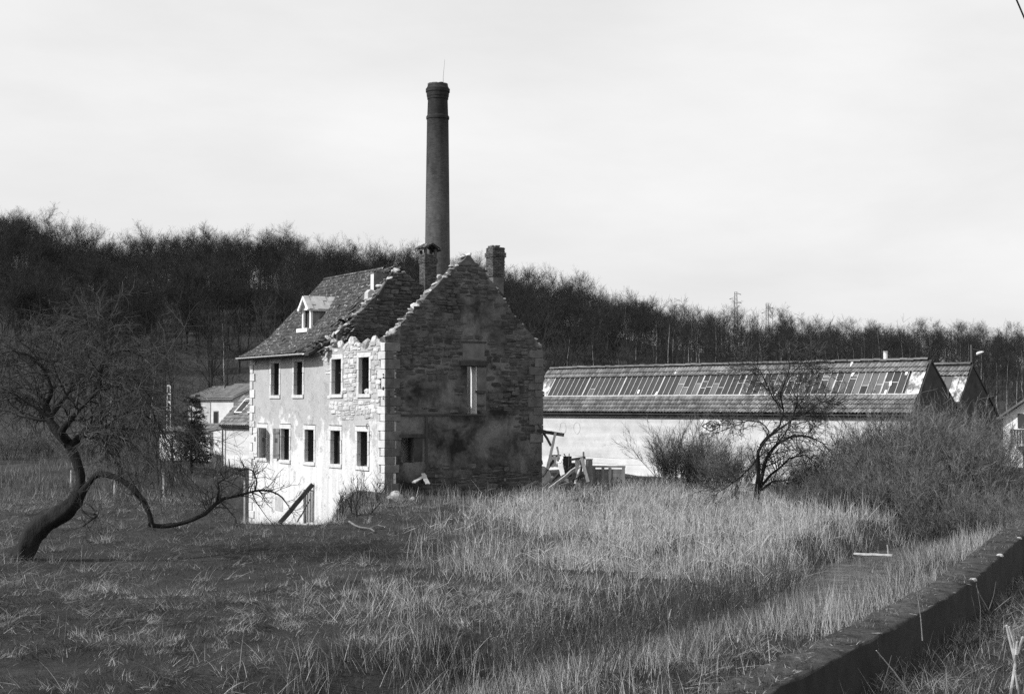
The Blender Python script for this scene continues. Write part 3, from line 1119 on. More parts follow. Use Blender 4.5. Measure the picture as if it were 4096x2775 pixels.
# dormer footprint found from the photograph: where its foot meets the slope
DT, DW = 11.8, 1.12
for r in range(nrow):
    l = al[-1] - .355 - r * .30
    l = max(l, .0)
    o, R = slope_frame(l)
    for k, t in enumerate(np.arange(T0 + .12, T1, .245)):
        edge = t - T0
        rag = .1 + 1.7 * float(vnoise(l * 1.9, 3.3, 1.0, 3)) + .5 * sstep(l, al[-1] - 1.6, al[-1] - .3)
        if abs(t - DT) < DW / 2 - .05 and 1.2 < o[0] < 2.5:
            continue
        if edge < rag * .55:
            continue
        if trng.random() < .006:
            continue
        lift = trng.normal(0, .004)
        rot = trng.normal(0, .012)
        sh = np.array([0, trng.normal(0, .006), 0])
        if edge < rag + .65 and trng.random() < .6:
            rot = trng.normal(0, .28)
            lift = trng.uniform(0, .07)
            sh = np.array([trng.normal(0, .05), trng.normal(0, .08), 0])
            RR = R @ Rz(rot) @ Rx(trng.normal(0, .16)) @ Ry(trng.normal(0, .15))
        else:
            RR = R @ Rz(rot)
        items.append((0, TRS(o + np.array([0, t, 0]) + sh + R[:, 2] * lift, R=RR), edge))
items.sort(key=lambda q_: q_[2])
pieces('tile', tp, [(a, b_) for a, b_, c in items], roof, MAT['tile_house'], 295, 'tile_field')
# slipped tiles heaped on the wall head below the torn edge
tl = [tile_proto(.245, .36)]
items = []
for k in range(46):
    t = trng.uniform(5.7, 7.6)
    s = trng.uniform(-.35, 1.7)
    z = roof_z(s) + trng.uniform(.02, .16) - .22 * (t < 6.3)
    o, R = slope_frame(np.interp(-s, -ps[:, 0], al))
    items.append((0, TRS((s, t, z), R=R @ Rz(trng.normal(0, .6)) @ Rx(trng.normal(0, .35)) @ Ry(trng.normal(0, .3)))))
pieces('slipped_tile', tl, items, roof, MAT['tile_house'])
# ridge tiles
rp = MB()
th = np.linspace(-1.35, 1.35, 6)
v = []
for y in (0, -.40):
    for a in th:
        v.append((.15 * math.sin(a), y, .15 * math.cos(a) - .06))
rp.add(v, [(i, i + 1, 7 + i, 6 + i) for i in range(5)])
rme = rp.mesh('ridge_tile')
pieces('ridge_tile', [rme], [(0, TRS((RS, t, RZ + .0), R=Rz(trng.normal(0, .03)) @ Rx(.03))) for t in np.arange(9.0, T1 + .1, .37)], roof, MAT['tile_house'])
# gutter and eaves board
b = MB()
gp = [(-.80 - .07 * math.cos(a), 6.74 - .07 * math.sin(a)) for a in np.linspace(-.2, math.pi + .2, 8)]
v = []
for t in (7.3, T1 - .05):
    for s, z in gp:
        v.append((s, t, z + .012 * (t > 8)))
b.add(v, [(i, 8 + i, 9 + i, i + 1) for i in range(7)])
obj('gutter', b, MAT['zinc'], house)
plain_wall('eaves_board', (-.66, T0 + .5, 6.60), (-.62, T1 - .1, 6.72), MAT['wood_dark'])
for t in np.arange(T0 + .5, T1 - .2, .72):
    obj('rafter_end', MB().beam((-.64, t, 6.68), (.6, t, 7.33), .09, .12), MAT['wood_dark'], house)
# bare rafters and a torn roof remnant
obj('rafter', MB().beam((2.75, 6.15, 9.65), (3.6, 6.3, 10.85), .10, .12), MAT['wood_dark'], house)
obj('rafter', MB().beam((1.9, 6.1, 6.9), (3.5, 3.2, 6.3), .14, .16), MAT['wood_dark'], house)
b = MB()
q0, q1, q2 = gb(1893, 1040, .5), gb(2036, 1200, .5), gb(1955, 1150, .5)
b.prism([(q0[0], q0[1]), (q1[0], q1[1]), (q1[0] - .25, q1[1] - .12), (q2[0], q2[1])], (.58, 1.15))
obj('roof_remnant', b, MAT['wood_dark'], house)
# -- dormer
s0 = 1.37
zb_ = roof_z(s0) - .05
zt = zb_ + 1.15
dt0, dt1 = DT - DW / 2, DT + DW / 2
dm = MB()
for a, b_ in ((dt0, dt0 + .16), (dt1 - .16, dt1)):
    dm.span((s0, a, zb_), (s0 + .12, b_, zt))
dm.span((s0 + .001, dt0 + .16, zt - .12), (s0 + .119, dt1 - .16, zt))
dormer = obj('dormer', dm, MAT['white'], house)
se = s0 + (zt - zb_)
for tt in (dt0 + .02, dt1 - .06):
    b = MB().prism([(s0 + .1, zb_ + .05), (s0 + .1, zt), (se, zt)], (tt, tt + .04))
    obj('cheek', b, MAT['wood_grey'] if tt < DT else MAT['wood_grey'], dormer)
b = MB().prism([(dt0, zt + .002), (dt1, zt + .002), (DT, zt + .50)], (s0 + .03, s0 + .10), axis='x')
obj('pediment', b, MAT['white'], dormer)
for sg in (-1, 1):
    e0 = (DT + sg * (DW / 2 + .14), zt - .12)
    e1 = (DT, zt + .60)
    b = MB()
    nn = np.array([e1[1] - e0[1], -(e1[0] - e0[0])])
    nn = nn / np.linalg.norm(nn) * .05
    b.prism([e0, e1, (e1[0], e1[1] - .09), (e0[0] + nn[0] * 0, e0[1] - .08)], (s0 - .18, s0 + 1.85), axis='x')
    rf = obj('dormer_roof', b, MAT['zinc'], dormer)
    bb = MB().prism([(e0[0], e0[1] + .012), (e1[0], e1[1] + .012), (e1[0], e1[1] - .15), (e0[0] - sg * .16, e0[1] - .06)], (s0 - .23, s0 - .17), axis='x')
    obj('barge_board', bb, MAT['white'], rf)
    for r in range(3):
        for c_ in range(8):
            if trng.random() < .12:
                continue
            f0 = (r + .08) / 3
            cx_ = e0[0] + (e1[0] - e0[0]) * (f0 + .14)
            cz_ = e0[1] + (e1[1] - e0[1]) * (f0 + .14)
            ang = math.atan2(e1[1] - e0[1], e1[0] - e0[0])
            mm = MB().box((0, 0, 0), (.235, .33, .02), M=None)
            obj('slate', mm, MAT['zinc'] if sg < 0 or True else MAT['tile_house'], rf, TRS((s0 - .02 + c_ * .24, cx_ + nn[0] * 0, cz_ + .035), R=Rx(ang if sg < 0 else ang)))
box_piece('dormer_sill', (s0 - .28, dt0 - .12, zb_ - .16), (s0 + .1, dt1 + .12, zb_ + .05), MAT['white'], dormer)
obj('dormer_dark_panel', MB().span((s0 + .2, dt0 + .1, zb_), (s0 + .24, dt1 - .1, zt)), MAT['soot'], dormer)  # solid near-black panel painting the dark of the opening

# -- chimney stacks: brick by brick
brick_me = MB().box((0, 0, 0), (1, 1, 1)).mesh('brick')
def stack(name, s0, s1, t0, t1, z0, z1, m, courses=None, corb=2):
    core = obj(name, MB().span((s0 + .03, t0 + .03, z0), (s1 - .03, t1 - .03, z1 - .03)), MAT['mortar'] if m is MAT['brick'] else MAT['soot'], house)
    bm = brick_me.copy()
    items = []
    z, r = z0, 0
    n = max(1, int((z1 - z0) / .078))
    for r in range(n):
        z = z0 + (r + .5) * .078
        ex = .045 if (n - corb - 1 > r >= n - corb - 4) else 0.0
        off = .11 if r % 2 else 0.0
        for (a, b_, fix, ax) in ((s0 - ex, s1 + ex, t0 - ex, 0), (s0 - ex, s1 + ex, t1 + ex, 0), (t0 - ex, t1 + ex, s0 - ex, 1)):
            u = a - off
            while u < b_ - .02:
                ua, ub = max(u, a), min(u + .22, b_)
                if ub - ua > .05 and not (r > n - 3 and random.random() < .4):
                    c_ = (ua + ub) / 2
                    j = random.uniform(-.006, .006)
                    if ax == 0:
                        sgn = 1 if fix < (t0 + t1) / 2 else -1
                        M_ = TRS((c_, fix + sgn * .05 + j, z), (ub - ua - .012, .1, .064))
                    else:
                        M_ = TRS((fix + .052 + j, c_, z), (.1, ub - ua - .012, .064))
                    items.append((0, M_))
                u += .232
    random.shuffle(items)
    pieces('brick', [bm], items, core, m, 290, 'brick_field')
    return core
st1 = stack('chimney_stack', 5.25, 5.95, 5.9, 6.5, 9.7, 11.9, MAT['brick_dark'])
# little tiled roof over it
b = MB().prism([(5.08, 12.08), (5.6, 12.42), (6.12, 12.08), (6.12, 12.03), (5.6, 12.35), (5.08, 12.03)], (5.75, 6.65))
cap = obj('cap_roof', b, MAT['tile_house'], st1)
for a, c_ in ((5.25, 5.9), (5.25, 6.38), (5.83, 5.9), (5.83, 6.38)):
    obj('cap_pier', MB().span((a, c_, 11.87), (a + .12, c_ + .12, 12.14)), MAT['brick_dark'], st1)
for k in range(5):
    for sg in (-1, 1):
        obj('cap_tile', tile_proto(.2, .58, roll=.06), MAT['tile_house'], cap, TRS((5.6, 5.82 + k * .19, 12.43), R=Rz(math.pi / 2 * sg) @ Rx(.54)))
st2 = stack('chimney_stack', 6.28, 6.98, 1.0, 1.65, 10.4, 11.85, MAT['brick_dark'])
for k in range(7):
    obj('loose_brick', brick_me.copy(), MAT['brick'], st2, TRS((random.uniform(6.35, 6.9), random.uniform(1.08, 1.58), 11.88), (.22, .1, .07), Rz(random.uniform(0, 3))))
plain_wall('chimney_breast', (6.34, 1.06, 2.0), (6.93, 1.60, 10.4), MAT['soot_shade_plaster'])
b = MB().span((2.85, 6.85, 8.6), (3.75, 7.2, 10.86))
stub = obj('rendered_stack', b, MAT['soot_shade_plaster'], house)  # dark body and white front slab paint its shade and sunlight
obj('sunlit_face', MB().span((2.83, 6.86, 9.2), (2.848, 7.19, 10.8)), MAT['sunlit_white'], stub)  # thin white slab added as the sunlit side
for k in range(16):
    obj('loose_brick', brick_me.copy(), MAT['brick_dark'], stub, TRS((random.uniform(2.9, 3.7), random.uniform(6.88, 7.15), 10.9 + .06 * random.random()), (.22, .11, .09), Rz(random.uniform(0, 3)) @ Rx(random.gauss(0, .2))))
b = MB().prism([(2.4, 9.0), (2.85, 9.0), (2.84, 9.95), (2.6, 10.0), (2.45, 9.85)], (6.7, 7.1))
obj('broken_masonry', b, MAT['concrete'], house)
def patch_mat(name, sc_):
    m, nt, bs, N, L = new_mat(name)
    a = noise(nt, sc_, 5, .7, stretch=(1, 1, .5))
    L(ramp(nt, a, .42, .56, .62, .12), bs.inputs['Base Color'])
    bs.inputs['Roughness'].default_value = .8
    return m
MAT['patch'] = patch_mat('stained_pale_sheet', 2.2)
MAT['patch2'] = patch_mat('stained_roof_sheet', 3.1)
# ------------------------------------------------------------------ factory chimney
CYD = 100.0
pc = PY(1747, 1000, CYD)
chx, chy = float(pc[0]) + .05, CYD
def zt_(v):
    return float(PY(1755, v, CYD)[2])
fch = thing('factory_chimney', 'tall tapering round brick factory chimney with corbelled head behind the ruin', 'chimney', (chx, chy, 0))
kpm = CYD / F
def lathe(prof, n=48):
    v, f = [], []
    for r, z in prof:
        for i in range(n):
            a = 2 * math.pi * i / n
            v.append((r * math.cos(a), r * math.sin(a), z))
    for j in range(len(prof) - 1):
        for i in range(n):
            f.append((j * n + i, j * n + (i + 1) % n, (j + 1) * n + (i + 1) % n, (j + 1) * n + i))
    return MB().add(v, f)
r1000, r470, r350 = 50 * kpm, 43.5 * kpm, 41 * kpm
zb = zt_(1000)
slope = (r1000 - r470) / (zt_(470) - zb)
r0 = r1000 + slope * zb
prof_ = [(r0, -.3)] + [(r1000 + (zb - z) * slope, z) for z in np.linspace(2, zt_(475), 9)]
obj('shaft', lathe(prof_).mesh('shaft', True), MAT['brick_tower'], fch)
z4, z3, z2 = zt_(478), zt_(388), zt_(342)
obj('ring_band', lathe([(r470 - .02, z4 - .05), (r470 + .05, z4), (r470 + .06, z4 + .16), (r470 - .0, z4 + .26), (r470 - .03, z4 + .28)]).mesh('ring_band'), MAT['brick_tower'], fch)
obj('neck', lathe([(r470 - .02, z4 + .2), (r470 - .06, z3 - .25), (r470 - .06, z3 - .2)]).mesh('neck', True), MAT['brick_tower'], fch)
obj('cornice', lathe([(r470 - .06, z3 - .22), (r470 - .02, z3 - .2), (r470 - .01, z3 - .05), (r470 + .02, z3 + .02), (r470 + .04, z3 + .3), (r470 + .09, z3 + .32), (r470 + .095, z3 + .55), (r470 + .06, z3 + .57), (r470 - .03, z2 - .1), (r470 - .05, z2), (r470 - .3, z2), (r470 - .32, z2 - 1.5)]).mesh('cornice'), MAT['brick_tower'], fch)
cl = MB()
ring = []
prng = np.random.default_rng(3)
for k in range(40):
    a = 2 * math.pi * k / 40
    h = prng.uniform(.03, .12)
    cl.box(((r470 - .16) * math.cos(a), (r470 - .16) * math.sin(a), z2 + h / 2 - .01), (.22, .2, h), a)
obj('crumbled_rim', cl, MAT['brick_dark'], fch)
top = PY(1780, 243, CYD)
obj('lightning_rod', MB().tube([(.4, -.35, z2 - .6), (.405, -.35, z2 + .5), (float(top[0]) - chx, -.35, float(top[2]))], [.022, .012, .007], 5), MAT['rust'], fch)

# ------------------------------------------------------------------ factory shed with sawtooth roof
shed = thing('factory_shed', 'long pale factory shed with sawtooth tiled roof and a band of rooflights', 'factory', (SH0[0], SH0[1], -.35), SHED_A)
ZS = .35
EZ, RZ2, WR, WVL, VZ, WR2, RZ3, WE = 3.78 + ZS, 6.55 + ZS, 2.07, 5.0, 4.05 + ZS, 6.8, 6.42 + ZS, 9.9
obj('wall', MB().span((.12, .34, -.5), (SHED_L - .16, .66, EZ + .1)), MAT['shedwall'], shed)
for x0, x1 in ((0.0, .115), (SHED_L - .155, SHED_L - .04)):
    b = MB().prism([(.33, -.5), (9.6, -.5), (9.6, EZ - .1), (WR2, RZ3 - .12), (WVL, VZ - .12), (WR, RZ2 - .12), (.33, EZ - .0)], (x0, x1), axis='x')
    obj('end_wall', b, MAT['soot'] if x0 else MAT['shedwall'], shed)  # right end near-black: the shade on it is put into the colour
obj('back_wall', MB().span((.12, 9.3, -.5), (SHED_L - .16, 9.59, EZ - .15)), MAT['shedwall'], shed)
def slab(p, q, th=.1):
    dx, dz = q[0] - p[0], q[1] - p[1]
    k = math.hypot(dx, dz)
    nx, nz_ = dz / k * th, -dx / k * th
    return [p, q, (q[0] + nx, q[1] + nz_), (p[0] + nx, p[1] + nz_)]
roofs = []
for p, q in (((0.0, EZ), (WR, RZ2)), ((WVL, VZ), (WR, RZ2)), ((WVL, VZ), (WR2, RZ3)), ((WE, EZ - .1), (WR2, RZ3))):
    sl = slab(p, q, .1)
    if sl[2][1] > p[1] + 9:
        pass
    pts = [p, q, (q[0], q[1] - .13), (p[0], p[1] - .13)]
    roofs.append(obj('roof', MB().prism(pts, (-.02, SHED_L), axis='x'), MAT['wood_dark'], shed))
rf = roofs[0]
def sfr(p, q):
    dx, dz = q[0] - p[0], q[1] - p[1]
    k = math.hypot(dx, dz)
    y = np.array([0, dx / k, dz / k])
    x = np.array([1.0, 0, 0])
    return y, np.stack([x, y, np.cross(x, y)], 1), k
def shed_tiles(roof_, p, q, rows, x0, x1, nmax, seed):
    y, R, k = sfr(p, q)
    rg = np.random.default_rng(seed)
    its = []
    for r, (l, cnt) in enumerate(rows):           # l: distance of tile's top edge from the lower edge of the slope
        for x in np.arange(x0, x1, .222):
            o = np.array([x, p[0], p[1]]) + y * l
            its.append((0, TRS(o + R[:, 2] * (.035 + rg.normal(0, .004)), R=R @ Rz(rg.normal(0, .012))), x + rg.uniform(0, 6)))
    its.sort(key=lambda z: -z[2])
    pieces('tile', [tile_proto(.222, .34, roll=.08, n=7, step=.085)], [(a, b_) for a, b_, c_ in its], roof_, MAT['tile_shed'], nmax, 'tile_field')
    return y, R, k
p0, q0 = (0.0, EZ), (WR, RZ2)
yv, Rr, KL = sfr(p0, q0)
low = [(.29 + .285 * i, 1) for i in range(4)]
LOWT = .29 + .285 * 3
UPB = KL * .765
upr = [(UPB + .30, 1), (UPB + .30 + .30, 1)]
shed_tiles(rf, p0, q0, low + upr, .0, SHED_L, 295, 8)
# rooflight band
g0, g1 = LOWT + .06, UPB + .03
grng = np.random.default_rng(9)
def on_slope(x, l, up):
    return np.array([x, p0[0], p0[1]]) + yv * l + Rr[:, 2] * up
pitch = .415
nb = int((SHED_L - 1.9) / pitch)
xs0 = .95
fb = MB()
for l in (g0 - .02, g1):
    fb.box(on_slope(SHED_L / 2, l, .045), (SHED_L - .3, .07, .05), M=Rr)
lights = obj('rooflight_frame', fb, MAT['zinc'], shed)
for i in range(nb + 1):
    x = xs0 + i * pitch
    wide = .085 if i % 7 == 0 else .032
    obj('glazing_bar', MB().box(on_slope(x, (g0 + g1) / 2, .052), (wide, g1 - g0 - .05, .045), M=Rr), MAT['zinc'], lights)
for i in range(nb):
    x = xs0 + (i + .5) * pitch
    late = i > nb * .40
    cuts = [g0 + .02, g1 - .02]
    if (late and grng.random() < .72) or i == 8:
        cuts = [g0 + .02, g0 + (g1 - g0) * grng.uniform(.35, .72), g1 - .02]
        if late and grng.random() < .2:
            cuts.insert(2, (cuts[1] + cuts[2]) / 2)
    for k, (a, b_) in enumerate(zip(cuts[:-1], cuts[1:])):
        m = MAT['glass_new'] if (late and grng.random() < .5) or (i == 8 and k == 0) else MAT['glass_dark']
        if late and grng.random() < .03:
            m = MAT['soot']
        obj('pane', MB().box(on_slope(x, (a + b_) / 2, .03 + grng.uniform(0, .004) + .006 * k), (pitch - .01, b_ - a + .015, .008), M=Rr), m, lights)
        if k:
            obj('pane_edge', MB().box(on_slope(x, a, .045), (pitch - .03, .035, .02), M=Rr), MAT['zinc'], lights)
# patched sheets at both ends of the band, stray pale slips
for x in (.25, .66, SHED_L - .62, SHED_L - .25):
    for k in range(2):
        l0 = g0 + (g1 - g0) * k / 2
        obj('patch_sheet', MB().box(on_slope(x, l0 + (g1 - g0) / 4, .05 + .012 * k), (.38, (g1 - g0) / 2 + .02, .015), M=Rr), MAT['patch'], lights)
for u_, l in ((10.3, KL - .55), (8.2, g0 + .25), (9.6, g0 + .1), (9.75, LOWT - .2), (17.9, g0 + .1), (21.9, KL - .28), (22.2, g1 - .15), (24.6, g0 + .65), (24.5, g0 + .08), (25.3, g1 - .12)):
    obj('fallen_slip', MB().box(on_slope(u_, l, .085), (.13, .3, .015), M=Rr @ Rz(grng.normal(0, .2))), MAT['white'], rf)
# second bay
p2, q2_ = (WVL, VZ), (WR2, RZ3)
y2, R2, K2 = sfr(p2, q2_)
shed_tiles(roofs[2], p2, q2_, [(K2 * .72 + .3, 1), (K2 * .72 + .6, 1)], 14.0, SHED_L, 60, 5)
for i in range(22):
    c_ = np.array([SHED_L - .25 - i * .42, p2[0], p2[1]]) + y2 * (K2 * .42) + R2[:, 2] * .04
    obj('rooflight_sheet', MB().box(c_, (.40, K2 * .58, .015), M=R2), MAT['patch2'] if i < 2 else MAT['glass_new'], roofs[2])
rt = MB()
v = []
for y in (0, -.42):
    for a in np.linspace(-1.3, 1.3, 6):
        v.append((.14 * math.sin(a), y, .14 * math.cos(a) - .05))
rt.add(v, [(i, i + 1, 7 + i, 6 + i) for i in range(5)])
rtm = rt.mesh('ridge_tile')
its = [(0, TRS((x, WR, RZ2 + .03 + grng.normal(0, .012)), R=Rz(math.pi / 2 + grng.normal(0, .02)) @ Rx(.035))) for x in np.arange(0, SHED_L - .35, .385)]
pieces('ridge_tile', [rtm], its, rf, MAT['tile_far'])
its = [(0, TRS((x, WR2, RZ3 + .03), R=Rz(math.pi / 2) @ Rx(.035))) for x in np.arange(12, SHED_L - .35, .385)]
pieces('ridge_tile', [rtm.copy()], its, roofs[2], MAT['tile_far'])
obj('eaves_board', MB().span((.05, .12, EZ - .24), (SHED_L - .05, .16, EZ - .08)), MAT['wood_dark'], shed)
# two faint outlines of old fixings on the wall
for u_ in (2252, 2308):
    p = PL(u_, 1712, SH0 + SW * .34, SW)
    lx = float(np.dot(p - SH0, SD))
    ring = [(lx + .26 * math.cos(a) * (1 - .3 * (math.sin(a) < -.5)) + grng.normal(0, .012), .336, float(p[2]) + ZS + .37 * math.sin(a)) for a in np.linspace(0, 2 * math.pi, 15)[:-1]]
    b = MB()
    for c_, d_ in zip(ring, ring[1:] + ring[:1]):
        b.beam(c_, d_, .016, .022)
    obj('old_fixing_outline', b, MAT['concrete'], shed)

# ------------------------------------------------------------------ sign on the shed
pa = PL(2803, 1677, SH0 + SW * .34, SW)
pb = PL(2889, 1731, SH0 + SW * .34, SW)
xa, xb = float(np.dot(pa - SH0, SD)), float(np.dot(pb - SH0, SD))
za, zb_s = float(pb[2]), float(pa[2])
cxs, czs = (xa + xb) / 2, (za + zb_s) / 2
so = SH0 + SD * cxs + SW * .335
sign = thing('company_sign', 'white signboard with a black diamond emblem on the pale shed wall', 'sign', (so[0], so[1], czs), SHED_A)
ws, hs_ = xb - xa, zb_s - za
obj('board', MB().span((-ws / 2, -.03, -hs_ / 2), (ws / 2, -.002, hs_ / 2)), MAT['white'], sign)
b = MB()
dx, dz = ws * .43, hs_ * .40
dp = [(-dx, 0), (0, dz), (dx, 0), (0, -dz)]
for (a0, a1), (b0, b1) in zip(dp, dp[1:] + dp[:1]):
    b.beam((a0, -.036, a1), (b0, -.036, b1), .012, .055)
obj('diamond_outline', b, MAT['black'], sign)
cu = bpy.data.curves.new('lettering', 'FONT')
cu.body = 'JOM'
cu.size = hs_ * .48
cu.align_x = 'CENTER'
cu.align_y = 'CENTER'
cu.extrude = .006
cu.offset = .012
tmp = bpy.data.objects.new('tmp', cu)
COL.objects.link(tmp)
bpy.context.view_layer.update()
lme = bpy.data.meshes.new_from_object(tmp.evaluated_get(bpy.context.evaluated_depsgraph_get()))
COL.objects.unlink(tmp)
bpy.data.objects.remove(tmp)
lme.materials.clear()
obj('lettering', lme, MAT['black'], sign, TRS((0, -.04, 0), R=Rx(math.pi / 2)))

# ------------------------------------------------------------------ low wing of the factory beyond the house
wo = PY(888, HOR, 90.0)
gzl = float(gz(wo[0], wo[1]))
wing = thing('factory_wing', 'low pale factory wing with tiled roof and propped-open skylights', 'factory', (wo[0], wo[1], gzl - .1), SHED_A)
we = float(PY(890, 1700, 90)[2]) - gzl + .1
WLEN, WK = 9.0, 1.95
wz = we + 1.95
obj('wall', MB().span((0, .25, -.3), (WLEN, .5, we + .1)), MAT['shedwall'], wing)
obj('end_wall', MB().prism([(.25, -.3), (6, -.3), (6, we), (WK, wz - .1), (.25, we)], (-.12, -.002), axis='x'), MAT['shedwall'], wing)
wr = obj('roof', MB().prism([(-.05, we), (WK, wz), (WK, wz - .1), (-.05, we - .1)], (-.25, WLEN), axis='x'), MAT['wood_dark'], wing)
obj('rear_roof', MB().prism([(6.2, we - .3), (WK + .01, wz - .01), (WK + .01, wz - .11), (6.2, we - .4)], (-.25, WLEN), axis='x'), MAT['tile_far'], wing)
yw, Rw, kw = sfr((-.05, we), (WK, wz))
its = []
for l in np.arange(.3, kw, .3):
    for x in np.arange(-.15, WLEN, .225):
        if 1.1 < l < 2.3 and (.45 < x < 1.2 or 1.9 < x < 2.6):
            continue
        its.append((0, TRS(np.array([x, -.05, we]) + yw * l + Rw[:, 2] * .03, R=Rw @ Rz(grng.normal(0, .015)))))
pieces('tile', [tile_proto(.225, .35, roll=.06, n=6, step=.05)], its, wr, MAT['tile_shed'], 280, 'tile_field')
for x in (.8, 2.25):
    c_ = np.array([x, -.05, we]) + yw * 1.72 + Rw[:, 2] * .06
    fr_ = MB()
    for dx_ in (-.38, .38):
        fr_.box(c_ + Rw @ np.array([dx_, 0, 0]), (.07, 1.3, .1), M=Rw)
    for dy_ in (-.62, .62):
        fr_.box(c_ + Rw @ np.array([0, dy_, .002]), (.69, .07, .09), M=Rw)
    f_ = obj('skylight', fr_, MAT['white'], wing)
    obj('opening', MB().box(c_ - Rw[:, 2] * .03, (.70, 1.2, .03), M=Rw), MAT['soot'], f_)  # solid dark box painting the shade under the open light
obj('down_pipe', MB().tube([(-.02, .08, -.2), (-.02, .08, we - .1), (.1, -.02, we - .02)], .055, 7), MAT['metal_dark'], wing)
obj('eaves_board', MB().span((-.2, .05, we - .2), (WLEN, .1, we - .08)), MAT['wood_dark'], wing)

# ------------------------------------------------------------------ pale houses farther back
def far_house(name, label, u_l, u_r, Yd, v_eave, v_ridge, deep, m_wall, m_roof, wins=()):
    o = PY(u_l, HOR, Yd)
    r = PY(u_r, HOR, Yd)
    # width along SD so that the right end falls at u_r
    kk = (u_r - CX) / F
    tt = (kk * o[1] - o[0]) / (SD[0] - kk * SD[1])
    z0 = float(gz(o[0], o[1]))
    t = thing(name, label, 'house', (o[0], o[1], z0 - .2), SHED_A)
    ze = float(PY(u_l, v_eave, Yd)[2]) - z0 + .2
    zr = float(PY(u_l, v_ridge, Yd + deep * .36)[2]) - z0 + .2
    obj('wall', MB().prism([(.3, -.4), (deep - .3, -.4), (deep - .3, ze), (deep / 2, zr - .12), (.3, ze)], (.0, tt), axis='x'), m_wall, t)
    rr = obj('roof', MB().prism([(0, ze - .02), (deep / 2, zr), (deep, ze - .02), (deep, ze - .12), (deep / 2, zr - .11), (0, ze - .12)], (-.3, tt + .3), axis='x'), m_roof, t)
    its = []
    yy, RR, kk_ = sfr((0, ze - .02), (deep / 2, zr))
    for l in np.arange(.34, kk_, .32):
        for x in np.arange(-.2, tt + .25, .25):
            its.append((0, TRS(np.array([x, 0, ze - .02]) + yy * l + RR[:, 2] * .02, R=RR)))
    pieces('tile', [tile_proto(.25, .36, roll=.04, n=4)], its, rr, m_roof, 0, 'tile_field')
    rt_ = MB().beam((-.3, deep / 2, zr + .03), (tt + .3, deep / 2, zr + .03), .2, .1)
    obj('ridge_capping', rt_, MAT['tile_shed'], rr)
    for (x, z, ww, hh) in wins:
        wn = obj('window', MB().span((x, .27, z), (x + ww, .305, z + hh)), MAT['wood_grey'], t)
        obj('pane', MB().span((x + .07, .255, z + .07), (x + ww - .07, .268, z + hh - .07)), MAT['glass_win'], wn)
    return t, tt
far_house('pale_house', 'pale rendered house with brown gabled roof behind the fir tree', 832, 922, 112, 1592, 1537, 5.6, MAT['shedwall'], MAT['tile_far'], [(.35, 2.6, .7, 1.1)])
far_house('back_house', 'brown-roofed house half hidden behind the pale gabled house', 742, 830, 122, 1594, 1548, 6.0, MAT['concrete'], MAT['tile_far'], [(1.0, 2.5, .9, 1.1)])
# low white outbuilding behind the fir
o1 = PY(640, HOR, 100)
oz = float(gz(o1[0], o1[1]))
low_b = thing('white_outbuilding', 'low white outbuilding with lean-to roof behind the fir tree', 'outbuilding', (o1[0], o1[1], oz - .2), SHED_A)
obj('wall', MB().span((0, 0, -.4), (6.2, .3, 2.3)), MAT['shedwall'], low_b)
obj('end_wall', MB().span((0.002, .3, -.4), (.3, 3.0, 2.1)), MAT['shedwall'], low_b)
obj('roof', MB().prism([(-.25, 2.28), (3.2, 2.75), (3.2, 2.85), (-.25, 2.38)], (-.2, 6.4), axis='x'), MAT['tile_far'], low_b)
obj('lean_to_roof', MB().prism([(-1.0, 1.75), (.0, 2.15), (.0, 2.23), (-1.0, 1.83)], (2.9, 4.7), axis='x'), MAT['tile_far'], low_b)
for x in (3.0, 4.6):
    obj('post', MB().span((x - .05, -.95, -.4), (x + .05, -.85, 1.72)), MAT['wood_grey'], low_b)

# ------------------------------------------------------------------ white house at the right edge
ro = PY(4012, HOR, 98)
rz_ = float(gz(ro[0], ro[1]))
wh = thing('white_house', 'white gabled house with dark balcony at the edge of the thicket', 'house', (ro[0], ro[1], rz_ - .2), rad(-36))
eh = float(PY(4020, 1668, 98)[2]) - rz_ + .2
pk = eh + 2.6
obj('wall', MB().prism([(0, -.5), (7.6, -.5), (7.6, eh), (3.8, pk), (0, eh)], (0, 8.0)), MAT['white'], wh)
for sg in (0, 1):
    a = (-.5, eh - .33) if not sg else (8.1, eh - .33)
    m_ = (3.8, pk + .04)
    obj('roof', MB().prism([a, m_, (m_[0], m_[1] + .16), (a[0], a[1] + .16)], (-.55, 8.4)), MAT['tile_far'], wh)
wn = obj('window', MB().span((1.0, -.05, eh - .75), (2.3, -.003, eh + .25)), MAT['wood_dark'], wh)
obj('pane', MB().span((1.08, -.065, eh - .68), (2.22, -.052, eh + .18)), MAT['glass_dark'], wn)
bal = obj('balcony', MB().span((.8, -1.1, eh - 1.98), (4.2, -.004, eh - 1.82)), MAT['concrete'], wh)
for k in range(18):
    obj('baluster', MB().span((.82 + k * .19, -1.09, eh - 1.82), (.96 + k * .19, -1.05, eh - .9)), MAT['wood_dark'], bal)
obj('handrail', MB().span((.8, -1.11, eh - .898), (4.2, -1.03, eh - .82)), MAT['wood_dark'], bal)
ld = obj('door', MB().span((1.3, -.04, -.3), (2.2, -.002, eh - 2.1)), MAT['wood_dark'], wh)

